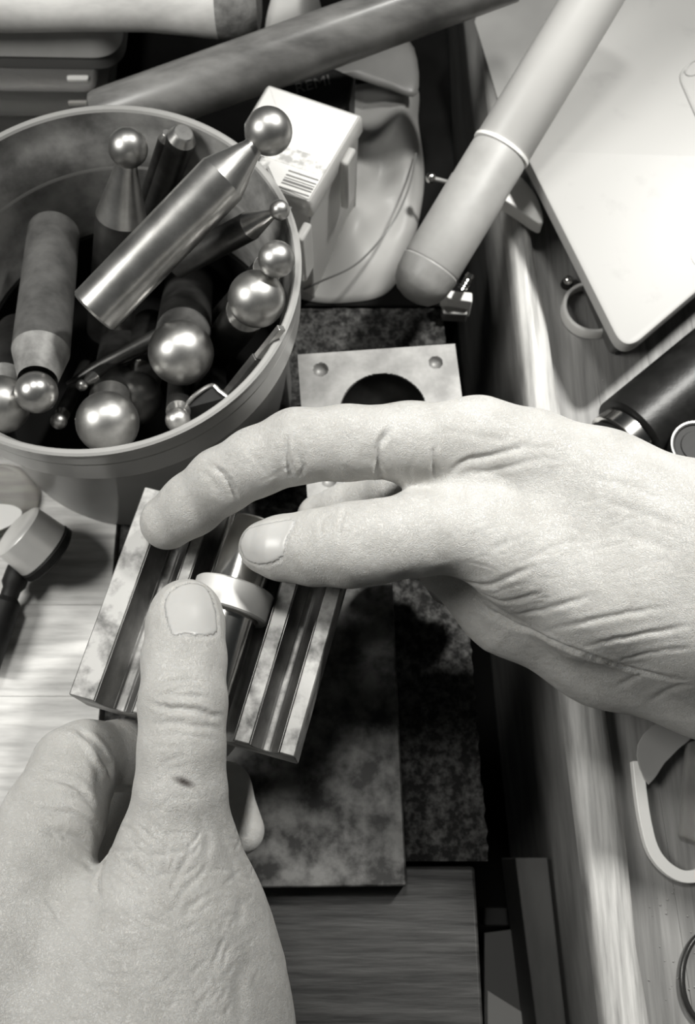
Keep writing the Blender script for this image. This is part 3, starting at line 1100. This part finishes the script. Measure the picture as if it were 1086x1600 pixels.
# U-shaped white strip
zu = 24
q = smooth_open([P(u, v, 22) for u, v in ((995, 1190), (1000, 1240), (1008, 1290), (1020, 1330), (1042, 1357), (1070, 1370), (1100, 1362), (1124, 1335), (1140, 1290), (1150, 1200))], 8)
hw = RR(1000, 1250, 24, 9)
rows = []
for i, p in enumerate(q):
    d = (q[min(i + 1, len(q) - 1)] - q[max(i - 1, 0)]).normalized()
    n_ = Vector((-d.y, d.x, 0))
    rows.append([tuple(p + n_ * s_ * hw + Vector((0, 0, z_ - p.z))) for s_, z_ in ((-1, 20.2), (-1, zu), (1, zu), (1, 20.2))])
t = obj('plastic_hook', Geo().loft(rows, True), 'white_plastic', smooth=True, bevel=0.25, angle=40)
tag(t, 'white U-shaped plastic strip lying on the right shelf', 'strip')
# grey curved offcut
q = [P(u, v, 26) for u, v in ((1086, 1150), (1062, 1170), (1040, 1192), (1026, 1214), (1015, 1226), (1008, 1216), (1001, 1200), (996, 1180), (998, 1163), (1006, 1148), (1020, 1134), (1060, 1115), (1086, 1112))]
t = obj('sheet_offcut', Geo().prism(q, 24.3, 25.2), 'sheet', smooth=False, bevel=0.2)
tag(t, 'grey curved metal sheet offcut lying on top of the white strip', 'offcut')
q = [P(u, v, 25) for u, v in ((1076, 1160), (1110, 1150), (1110, 1320), (1066, 1306))]
t = obj('clear_tray', Geo().prism(q, 20.3, 25), 'clear', smooth=False, bevel=0.8)
tag(t, 'clear plastic piece inside the curve of the white strip', 'tray')
# black wire ring
c = P(1112, 1528, 21)
pth = []
for i in range(64):
    an = 2 * math.pi * i / 64
    pp = P(1112 + 46 * math.cos(an), 1528 + 74 * math.sin(an), 21.6)
    pth.append(pp)
t = obj('wire_loop', Geo().tube(pth, 0.95, 12, closed=True), 'wire')
tag(t, 'thin black wire loop lying on the shelf near the lower frame corner', 'loop')
# crumbs
random.seed(21)
g = Geo()
for i in range(46):
    u, v = random.uniform(1000, 1086), random.uniform(1380, 1600)
    if i > 30:
        u, v = random.uniform(930, 1000), random.uniform(590, 650)
    if u < 985 + (v - 1380) * .16 and v > 1000:
        continue
    p = P(u, v, 20.2)
    s_ = random.uniform(.15, .45)
    g.add([(p.x - s_, p.y, 20.16), (p.x + s_, p.y - s_, 20.16), (p.x + s_ * .4, p.y + s_, 20.16), (p.x, p.y, 20.2 + s_)], [(0, 1, 3), (1, 2, 3), (2, 0, 3), (0, 2, 1)])
t = obj('metal_crumbs', g, 'scrap', smooth=False)
t['kind'] = 'stuff'
tag(t, 'scattered bright metal crumbs on the right shelf boards', 'crumbs')

# ================================================================== left: little hammer and clear lid
a_, b_ = P(28, 830, 22), P(78, 868, 12.5)
dv = (b_ - a_).normalized()
L = (b_ - a_).length
R = RR(60, 850, 12, 49)
lh = thing('small_hammer', 'small bright metal tool with black end cap on the pale planks', 'tool', (b_.x - 5, b_.y, 0.2))
obj('head', Geo().lathe(a_, b_, [(-1.5, R * .7), (-0.5, R * .9), (0, R * .94), (L - 3.5, R), (L - 3, R * .97)], 56), 'pale_metal', lh)
obj('black_face', Geo().lathe(a_, b_, [(L - 3.1, R * .98), (L - 2.6, R * 1.03), (L - 0.2, R * 1.03), (L + .8, R * .9)], 56), 'black_plastic', lh)
h0, h1 = P(30, 890, 10), P(-30, 1050, 8)
obj('handle', Geo().lathe(h0, h1, [(-4, 3.0), (0, 4.6), (6, 4.6), (8, 3.4), (11, 3.4), (13, 5.2), ((h1 - h0).length, 6.2)], 36), 'black_plastic', lh)
# clear lid, its bright highlight painted as a white oval
cc = P(-8, 775, 6)
cl = thing('clear_dish', 'clear plastic dish with a painted white highlight beside the tub', 'lid', (cc.x, cc.y, 0.2))
R2 = RR(0, 770, 6, 62)
obj('dome', Geo().lathe(Vector((cc.x, cc.y, 0.3)), Vector((cc.x, cc.y, 10)), [(0, R2), (1.2, R2), (1.4, R2 - 1.5), (5, R2 - 2), (6.4, R2 - 3.4), (6.6, 0.1)], 64), 'clear', cl, angle=40)
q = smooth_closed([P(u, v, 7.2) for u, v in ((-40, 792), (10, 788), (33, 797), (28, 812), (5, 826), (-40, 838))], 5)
obj('painted_highlight', Geo().prism(q, 6.95, 7.2), 'white_plastic', cl, smooth=False)


# ================================================================== hands
class Field:
    """signed distance grid; capsules with two radii are blended smoothly, the zero level becomes ONE mesh"""
    def __init__(self, lo, hi, h):
        self.lo = np.array(lo, dtype=np.float32)
        self.h = h
        self.n = np.ceil((np.array(hi) - lo) / h).astype(int) + 1
        self.ax = [self.lo[i] + h * np.arange(self.n[i], dtype=np.float32) for i in range(3)]
        self.f = np.full(self.n, 40.0, dtype=np.float32)

    def _box(self, a, b, r, pad):
        lo = np.minimum(a, b) - r - pad
        hi = np.maximum(a, b) + r + pad
        i0 = np.clip(np.floor((lo - self.lo) / self.h).astype(int), 0, self.n)
        i1 = np.clip(np.ceil((hi - self.lo) / self.h).astype(int) + 1, 0, self.n)
        return tuple(slice(i0[i], i1[i]) for i in range(3))

    def cone(self, arr, a, b, ra, rb, k):
        a = np.array(a, dtype=np.float32)
        b = np.array(b, dtype=np.float32)
        s = self._box(a, b, max(ra, rb), k + 3)
        if any(q_.stop <= q_.start for q_ in s):
            return
        X = self.ax[0][s[0]][:, None, None] - a[0]
        Y = self.ax[1][s[1]][None, :, None] - a[1]
        Z = self.ax[2][s[2]][None, None, :] - a[2]
        d = b - a
        l2 = max(float(d @ d), 1e-6)
        t = np.clip((X * d[0] + Y * d[1] + Z * d[2]) / l2, 0, 1)
        dist = np.sqrt((X - t * d[0]) ** 2 + (Y - t * d[1]) ** 2 + (Z - t * d[2]) ** 2) - (ra + (rb - ra) * t)
        cur = arr[s]
        hh = np.maximum(k - np.abs(cur - dist), 0) / k
        arr[s] = np.minimum(cur, dist) - hh * hh * k * 0.25

    def chain(self, pts, k_in=3.0, k_out=4.0):
        """pts: (u, v, z, rpx); unioned along the limb, then blended into the field"""
        tmp = np.full(self.n, 40.0, dtype=np.float32)
        c = [(P(u, v, z), RR(u, v, z, r)) for u, v, z, r in pts]
        for (p, r), (p2, r2) in zip(c[:-1], c[1:]):
            self.cone(tmp, p, p2, r, r2, k_in)
        hh = np.maximum(k_out - np.abs(self.f - tmp), 0) / k_out
        self.f = np.minimum(self.f, tmp) - hh * hh * k_out * 0.25

    def mesh(self):
        f = self.f
        ins = f < 0
        n = self.n
        cnt = np.zeros(n - 1, dtype=np.uint8)
        cor = [(i, j, k) for i in (0, 1) for j in (0, 1) for k in (0, 1)]
        for i, j, k in cor:
            cnt += ins[i:n[0] - 1 + i, j:n[1] - 1 + j, k:n[2] - 1 + k]
        act = np.argwhere((cnt > 0) & (cnt < 8))
        idx = np.full(n - 1, -1, dtype=np.int32)
        idx[act[:, 0], act[:, 1], act[:, 2]] = np.arange(len(act))
        val = {c: f[act[:, 0] + c[0], act[:, 1] + c[1], act[:, 2] + c[2]] for c in cor}
        pos = np.zeros((len(act), 3))
        num = np.zeros(len(act))
        for c in cor:
            for ax in range(3):
                if c[ax] == 0:
                    e_ = list(c)
                    e_[ax] = 1
                    v0, v1 = val[c], val[tuple(e_)]
                    m_ = (v0 < 0) != (v1 < 0)
                    t = np.where(m_, v0 / np.where(m_, v0 - v1, 1), 0)
                    p = np.tile(np.array(c, dtype=float), (len(act), 1))
                    p[:, ax] += t
                    pos += p * m_[:, None]
                    num += m_
        V = self.lo + (act + pos / num[:, None]) * self.h
        Q = []
        for ax in range(3):
            b1, b2 = (ax + 1) % 3, (ax + 2) % 3
            s0 = [slice(None)] * 3
            s1 = [slice(None)] * 3
            s0[ax] = slice(0, n[ax] - 1)
            s1[ax] = slice(1, n[ax])
            ch = ins[tuple(s0)] != ins[tuple(s1)]
            e_ = np.argwhere(ch)
            e_ = e_[(e_[:, b1] > 0) & (e_[:, b2] > 0) & (e_[:, b1] < n[b1] - 1) & (e_[:, b2] < n[b2] - 1)]
            flip = ins[e_[:, 0], e_[:, 1], e_[:, 2]]

            def cell(o1, o2):
                c = e_.copy()
                c[:, b1] += o1
                c[:, b2] += o2
                return idx[c[:, 0], c[:, 1], c[:, 2]]
            q4 = np.stack([cell(-1, -1), cell(0, -1), cell(0, 0), cell(-1, 0)], 1)
            q4[~flip] = q4[~flip][:, ::-1]
            Q.append(q4)
        Q = np.concatenate(Q)
        Q = Q[(Q >= 0).all(1)]
        return V, Q


def relax(V, Q, it=6):
    e_ = np.concatenate([Q[:, [0, 1]], Q[:, [1, 2]], Q[:, [2, 3]], Q[:, [3, 0]]])
    a, b = np.concatenate([e_[:, 0], e_[:, 1]]), np.concatenate([e_[:, 1], e_[:, 0]])
    n = len(V)
    deg = np.maximum(np.bincount(a, minlength=n), 1)
    for i in range(it):
        lam = 0.55 if i % 2 == 0 else -0.45
        av = np.stack([np.bincount(a, V[b, k], n) for k in range(3)], 1) / deg[:, None]
        V = V + lam * (av - V)
    return V


def normals(V, Q):
    n_ = np.cross(V[Q[:, 2]] - V[Q[:, 0]], V[Q[:, 3]] - V[Q[:, 1]])
    out = np.zeros_like(V)
    for k in range(4):
        for c in range(3):
            out[:, c] += np.bincount(Q[:, k], n_[:, c], len(V))
    return out / np.maximum(np.linalg.norm(out, axis=1, keepdims=True), 1e-9)


def project(V):
    ct, st = math.cos(TILT), math.sin(TILT)
    y, z = V[:, 1], V[:, 2] - CAMH
    yy, zz = y * ct + z * st, -y * st + z * ct
    return 543 + FPX * V[:, 0] / -zz, 800 - FPX * yy / -zz, -zz


def surface_points(V, N_, uv, step=6.0):
    """resample a line of skin positions and drop it onto the nearest facing surface -> 3D points"""
    U, Vv, D = project(V)
    to = np.array([0, 0, CAMH]) - V
    facing = (to * N_).sum(1) > 0
    out = []
    for (u0, v0), (u1, v1) in zip(uv[:-1], uv[1:]):
        k = max(1, int(math.hypot(u1 - u0, v1 - v0) / step))
        for i in range(k):
            out.append((u0 + (u1 - u0) * i / k, v0 + (v1 - v0) * i / k))
    out.append(uv[-1])
    pts = []
    for u, v in out:
        m_ = facing & (np.abs(U - u) < 5) & (np.abs(Vv - v) < 5)
        ii = np.nonzero(m_)[0]
        if len(ii):
            ii = ii[D[ii] < D[ii].min() + 2.5]
            pts.append(V[ii[np.argmin((U[ii] - u) ** 2 + (Vv[ii] - v) ** 2)]])
    return np.array(pts)


def crease(V, N_, uv, dp, wd, bulge=0.2, closed=False):
    """inward displacement (mm, per vertex) of a skin fold running along a line on the smooth surface"""
    out = np.zeros(len(V))
    if not closed:
        uv = [tuple(p) for p in smooth_open([Vector((a, b, 0)) for a, b in uv], 5)]
    pts = surface_points(V, N_, [(p[0], p[1]) for p in uv])
    if len(pts) < 2:
        return out
    R_ = wd * 4
    lo, hi = pts.min(0) - R_, pts.max(0) + R_
    ii = np.nonzero(((V > lo) & (V < hi)).all(1))[0]
    if not len(ii):
        return out
    X = V[ii]
    best = np.full(len(ii), 1e9)
    tt = np.zeros(len(ii))
    for s, (a, b) in enumerate(zip(pts[:-1], pts[1:])):
        d = b - a
        l2 = max(d @ d, 1e-9)
        if l2 > 36:
            continue
        t = np.clip(((X - a) @ d) / l2, 0, 1)
        ds = np.linalg.norm(X - a - t[:, None] * d, axis=1)
        m_ = ds < best
        best[m_] = ds[m_]
        tt[m_] = (s + t[m_]) / (len(pts) - 1)
    fade = 1.0 if closed else np.clip(np.minimum(tt, 1 - tt) / 0.25, 0.05, 1)
    out[ii] = dp * (np.exp(-(best / wd) ** 2) - bulge * np.exp(-((best - 2.2 * wd) / (1.2 * wd)) ** 2)) * fade
    return out


def in_poly(U, Vv, poly):
    r = np.zeros(len(U), bool)
    k = len(poly)
    for i in range(k):
        x0, y0_ = poly[i]
        x1, y1_ = poly[(i + 1) % k]
        c = ((y0_ > Vv) != (y1_ > Vv)) & (U < (x1 - x0) * (Vv - y0_) / ((y1_ - y0_) or 1e-9) + x0)
        r ^= c
    return r


def build_hand(label, lo, hi, chains, creases, nails, marks=()):
    fl = Field(lo, hi, 0.55)
    for pts, ki, ko in chains:
        fl.chain(pts, ki, ko)
    V, Q = fl.mesh()
    V = relax(V, Q, 8)
    N_ = normals(V, Q)
    disp = np.zeros(len(V))
    for uv, dp, wd in creases:
        c_ = crease(V, N_, uv, dp * 0.85, wd)
        disp = np.where(np.abs(c_) > np.abs(disp), c_, disp) * 0.7 + 0.3 * (disp + c_)
    polys = [(smooth_closed(p_, 5), l_, g_) for p_, l_, g_ in nails]
    for p_, l_, g_ in polys:
        disp += crease(V, N_, p_ + [p_[0]], g_, 0.5, 0.3, closed=True)
    V = V - N_ * disp[:, None]
    nail_meshes = []
    for poly, lift, g_ in polys:
        U, Vv, D = project(V)
        nn = normals(V, Q)
        facing = ((np.array([0, 0, CAMH]) - V) * nn).sum(1) > 0
        m_ = in_poly(U, Vv, poly) & facing
        if m_.any():
            dm = np.median(D[m_])
            m_ &= np.abs(D - dm) < 9
        fm = m_[Q].all(1)
        fq = Q[fm]
        used = np.unique(fq)
        re = np.full(len(V), -1)
        re[used] = np.arange(len(used))
        base_ = V[used]
        sm_n = nn[used].mean(0)
        sm_n /= np.linalg.norm(sm_n)
        tnn = 0.5 * nn[used] + 0.5 * sm_n
        tnn /= np.linalg.norm(tnn, axis=1, keepdims=True)
        nail_meshes.append((base_ + tnn * lift, re[fq], base_ - nn[used] * 0.3))
    N_ = normals(V, Q)
    mk = np.zeros(len(V), np.float32)
    for (u, v, rx, ry, an) in marks:
        p = surface_points(V, N_, [(u, v), (u + 1, v)])[0]
        d = V - p
        ca_, sa_ = math.cos(an), math.sin(an)
        x, y = d[:, 0] * ca_ + d[:, 1] * sa_, -d[:, 0] * sa_ + d[:, 1] * ca_
        mk = np.maximum(mk, np.clip(1.4 - np.sqrt((x / rx) ** 2 + (y / ry) ** 2 + (d[:, 2] / 2) ** 2) * 1.0, 0, 1))
    org_ = V.mean(0)
    me = bpy.data.meshes.new('hand')
    me.vertices.add(len(V))
    me.vertices.foreach_set('co', ((V - org_) / 1000).astype(np.float32).ravel())
    me.loops.add(len(Q) * 4)
    me.loops.foreach_set('vertex_index', Q.astype(np.int32).ravel())
    me.polygons.add(len(Q))
    me.polygons.foreach_set('loop_start', np.arange(0, len(Q) * 4, 4, dtype=np.int32))
    me.polygons.foreach_set('use_smooth', np.ones(len(Q), dtype=bool))
    me.update(calc_edges=True)
    me.validate()
    at = me.attributes.new('mark', 'FLOAT', 'POINT')
    at.data.foreach_set('value', mk)
    me.materials.append(M['skin'])
    o = bpy.data.objects.new('hand', me)
    o.location = Vector(org_) / 1000
    COL.objects.link(o)
    tag(o, label, 'hand')
    for vv, qq, under in nail_meshes:
        g = Geo()
        g.v = [tuple(p) for p in vv]
        g.f = [tuple(int(i) for i in f_) for f_ in qq]
        n_ = obj('thumbnail', g, 'nail', o, angle=80)
        so = n_.modifiers.new('thickness', 'SOLIDIFY')
        so.thickness = 0.0006
        so.offset = -1
    return o


rh = [
    # palm heel and little finger side, lower than the rest
    ([(700, 880, 74, 52), (800, 935, 70, 84), (950, 992, 66, 108), (1120, 1030, 66, 122), (1350, 1060, 70, 130)], 6, 6),
    # back of the hand between the two metacarpals
    ([(770, 775, 92, 66), (930, 830, 90, 120), (1120, 900, 88, 160), (1360, 960, 86, 190)], 8, 8),
    # index metacarpal and wrist
    ([(745, 688, 104, 66), (830, 722, 102, 76), (930, 768, 99, 94), (1090, 850, 95, 112), (1360, 930, 92, 150)], 6, 8),
    # thumb metacarpal, thenar mass
    ([(735, 830, 100, 66), (820, 866, 98, 84), (930, 920, 92, 108), (1080, 950, 88, 124), (1360, 990, 84, 150)], 6, 8),
    # index finger
    ([(750, 690, 105, 64), (640, 690, 110, 60), (540, 692, 114, 57), (464, 697, 115, 57), (400, 722, 112, 52), (345, 752, 107, 50), (300, 788, 100, 47), (262, 816, 95, 43)], 3, 5),
    # thumb
    ([(745, 826, 100, 66), (650, 835, 105, 64), (590, 846, 107, 63), (545, 852, 107, 64), (490, 856, 105, 57), (440, 856, 102, 49), (413, 855, 100, 40)], 3, 6),
    # web of skin between thumb and index
    ([(720, 740, 98, 50), (660, 730, 100, 34)], 4, 9),
    # middle finger behind the block
    ([(760, 770, 82, 58), (620, 778, 66, 46), (540, 800, 52, 42), (500, 808, 46, 36)], 3, 4),
    # ring and little finger curled below
    ([(760, 850, 66, 54), (665, 850, 54, 44), (650, 862, 38, 40), (690, 880, 30, 36)], 3, 3),
    ([(790, 910, 60, 50), (715, 905, 44, 40), (705, 908, 32, 36), (735, 915, 27, 32)], 3, 3),
]
rc_ = [
    ([(322, 724), (346, 738), (362, 760), (372, 786)], 0.75, 0.7),
    ([(312, 735), (330, 748), (338, 770)], 0.25, 0.7),
    ([(448, 672), (447, 705), (452, 733), (463, 750)], 0.9, 0.75),
    ([(462, 668), (466, 705), (472, 733), (463, 750)], 0.55, 0.65),
    ([(380, 690), (420, 745)], 0.2, 0.6), ([(400, 760), (440, 735), (460, 730)], 0.15, 0.5),
    ([(530, 725), (560, 745)], 0.15, 0.5),
    ([(618, 664), (600, 682), (591, 706), (592, 740), (606, 764)], 1.1, 0.9),
    ([(680, 690), (678, 722), (681, 752)], 0.6, 0.7),
    ([(652, 700), (640, 740), (650, 765)], 0.25, 0.7),
    ([(694, 751), (724, 722), (768, 712), (841, 690)], 0.8, 0.9),
    ([(720, 740), (770, 735), (850, 715)], 0.4, 0.8),
    ([(800, 700), (880, 700)], 0.3, 0.8), ([(690, 665), (740, 680), (800, 690)], 0.2, 1.0),
    ([(540, 790), (533, 815), (530, 852)], 0.55, 0.55),
    ([(569, 792), (561, 825), (556, 866)], 0.3, 0.5),
    ([(522, 800), (502, 815), (501, 852)], 0.25, 0.5),
    ([(552, 790), (548, 820), (545, 850)], 0.2, 0.5),
    ([(585, 790), (578, 840)], 0.15, 0.5),
    ([(701, 904), (734, 921), (761, 952), (828, 988), (921, 1026), (1028, 1056), (1086, 1066)], 1.3, 1.1),
    ([(715, 908), (760, 915), (800, 900), (840, 882)], 0.6, 0.8),
    ([(740, 925), (790, 940), (850, 925)], 0.5, 0.8),
    ([(790, 965), (860, 950), (940, 925)], 0.45, 0.8),
    ([(840, 990), (900, 975), (1000, 955), (1060, 945)], 0.5, 0.8),
    ([(900, 1015), (960, 1000), (1040, 985), (1086, 975)], 0.5, 0.8),
    ([(960, 1035), (1020, 1020), (1086, 1010)], 0.4, 0.7),
    ([(760, 860), (830, 835)], 0.25, 0.8), ([(800, 885), (880, 850), (940, 840)], 0.25, 0.8),
    ([(930, 780), (1000, 800), (1086, 830)], 0.25, 1.0), ([(900, 740), (980, 760), (1060, 790)], 0.25, 1.0),
    ([(960, 830), (1020, 850), (1086, 870)], 0.2, 1.0),
    ([(960, 1075), (1010, 1050)], 0.35, 1.0), ([(1010, 1100), (1050, 1075), (1086, 1070)], 0.35, 1.0),
]
rn = [([(375, 850), (383, 830), (400, 821), (430, 815), (460, 813), (450, 842), (441, 872), (410, 883), (388, 877), (378, 864)], 0.06, 0.16)]
random.seed(5)
for i_ in range(75):
    u, v = random.uniform(740, 1086), random.uniform(690, 960)
    if v < 660 + (u - 740) * .25:
        continue
    an = math.radians(12 if v < 790 else -16) + random.gauss(0, .14)
    l_ = random.uniform(14, 34)
    rc_.append(([(u - l_ * math.cos(an), v - l_ * math.sin(an)), (u, v + random.uniform(-4, 4)), (u + l_ * math.cos(an), v + l_ * math.sin(an))], random.uniform(.06, .14), .42))
build_hand('hand reaching in from the frame side, index and thumb pinching the rod', (-75, -20, 12), (215, 165, 140), rh, rc_, rn)

lh_ = [
    # index metacarpal / back of the hand
    ([(35, 1385, 92, 88), (40, 1500, 88, 130), (60, 1800, 80, 210)], 6, 8),
    ([(150, 1475, 92, 84), (170, 1700, 86, 190)], 8, 10),
    # thumb metacarpal and wrist
    ([(276, 1325, 103, 90), (274, 1410, 98, 122), (268, 1500, 92, 165), (250, 1620, 86, 208), (220, 1850, 80, 230)], 6, 9),
    # thumb
    ([(278, 1330, 103, 86), (282, 1240, 109, 70), (284, 1170, 112, 65), (286, 1100, 112, 66), (288, 1030, 109, 63), (290, 975, 106, 58), (291, 958, 105, 53)], 3, 4),
    # index finger, bent under the block
    ([(48, 1370, 90, 84), (84, 1280, 86, 78), (118, 1200, 80, 66), (134, 1184, 77, 56)], 3, 6),
    ([(134, 1184, 77, 56), (190, 1180, 66, 52), (255, 1185, 54, 48)], 3, 2.2),
    ([(255, 1185, 54, 48), (320, 1150, 49, 44), (370, 1110, 49, 38)], 3, 3),
    # middle finger: knuckle under the thumb, tip past the block
    ([(90, 1440, 60, 70), (170, 1275, 46, 52), (200, 1245, 42, 48), (300, 1225, 30, 42), (352, 1232, 25, 38), (377, 1298, 24, 36)], 3, 3),
    # ring and little finger below the palm
    ([(140, 1470, 40, 60), (210, 1380, 30, 48), (290, 1390, 24, 40), (320, 1400, 22, 36)], 3, 3),
    ([(170, 1530, 36, 58), (230, 1450, 26, 44), (300, 1460, 22, 36), (320, 1470, 21, 32)], 3, 3),
]
lc_ = [
    ([(236, 1076), (266, 1065), (301, 1062), (334, 1070)], 0.6, 0.6),
    ([(240, 1090), (268, 1084), (300, 1088), (338, 1090)], 0.6, 0.6),
    ([(232, 1097), (266, 1107), (301, 1108), (327, 1117), (350, 1117)], 1.3, 0.65),
    ([(262, 1078), (300, 1074), (325, 1080)], 0.25, 0.5),
    ([(230, 1131), (279, 1131), (346, 1138)], 0.7, 0.6),
    ([(226, 1150), (280, 1148), (340, 1156)], 0.25, 0.6),
    ([(225, 1175), (255, 1165), (300, 1172)], 0.2, 0.6),
    ([(240, 1215), (262, 1190), (290, 1180)], 0.2, 0.6), ([(232, 1240), (262, 1205), (300, 1195)], 0.2, 0.6),
    ([(119, 1136), (148, 1162), (170, 1195), (177, 1217)], 1.9, 1.0),
    ([(60, 1215), (110, 1222), (140, 1250), (150, 1262)], 1.0, 0.9),
    ([(45, 1265), (100, 1270), (140, 1285), (160, 1310)], 1.0, 0.9),
    ([(60, 1295), (120, 1310), (160, 1345)], 1.0, 0.9),
    ([(90, 1330), (130, 1345), (158, 1368)], 0.4, 0.9),
    ([(95, 1235), (135, 1250), (155, 1275)], 0.4, 0.8),
    ([(120, 1160), (150, 1200), (155, 1230)], 0.35, 0.9),
    ([(166, 1312), (160, 1350), (152, 1380), (158, 1410)], 1.2, 1.0),
    ([(196, 1300), (222, 1334), (252, 1335), (290, 1330)], 0.45, 0.6),
    ([(200, 1340), (222, 1368), (238, 1398)], 0.4, 0.6), ([(178, 1370), (205, 1392), (232, 1405)], 0.35, 0.6),
    ([(300, 1325), (280, 1365), (262, 1400)], 0.4, 0.6), ([(330, 1345), (300, 1380), (268, 1412)], 0.4, 0.6),
    ([(345, 1390), (310, 1405), (280, 1425)], 0.3, 0.6), ([(228, 1310), (240, 1345), (250, 1380)], 0.35, 0.6),
    ([(262, 1300), (258, 1335), (262, 1370)], 0.3, 0.6), ([(310, 1275), (325, 1310), (322, 1345)], 0.35, 1.2),
    ([(240, 1270), (270, 1250), (310, 1245)], 0.2, 0.7), ([(170, 1440), (220, 1450), (260, 1440)], 0.2, 0.8),
    ([(130, 1480), (190, 1490), (250, 1480)], 0.2, 0.8), ([(150, 1520), (230, 1530)], 0.2, 0.8),
    ([(380, 1400), (370, 1450)], 0.4, 1.4), ([(398, 1480), (372, 1540), (380, 1600)], 0.5, 2.0),
    ([(340, 1290), (360, 1340), (376, 1390)], 0.35, 1.2),
]
ln = [([(268, 922), (292, 911), (318, 915), (332, 934), (339, 963), (338, 990), (310, 995), (290, 992), (268, 993), (259, 968), (256, 942)], 0.05, 0.34)]
for i_ in range(170):
    u, v = random.uniform(60, 400), random.uniform(1290, 1600)
    if u < 190 and v < 1400:
        continue
    an = math.radians(42 if u < 262 else -50) + random.gauss(0, .25)
    if random.random() < .3:
        an = random.gauss(0, .2)
    l_ = random.uniform(10, 24)
    lc_.append(([(u - l_ * math.cos(an), v - l_ * math.sin(an)), (u + random.uniform(-3, 3), v + random.uniform(-3, 3)), (u + l_ * math.cos(an), v + l_ * math.sin(an))], random.uniform(.2, .45) * (1 if v < 1450 else .65), .42))
build_hand('hand rising from the lower frame edge, thumb pressed against the silver ring', (-150, -110, 10), (20, 95, 136), lh_, lc_, ln,
           marks=[(288, 1223, 2.6, 0.9, -0.35)])
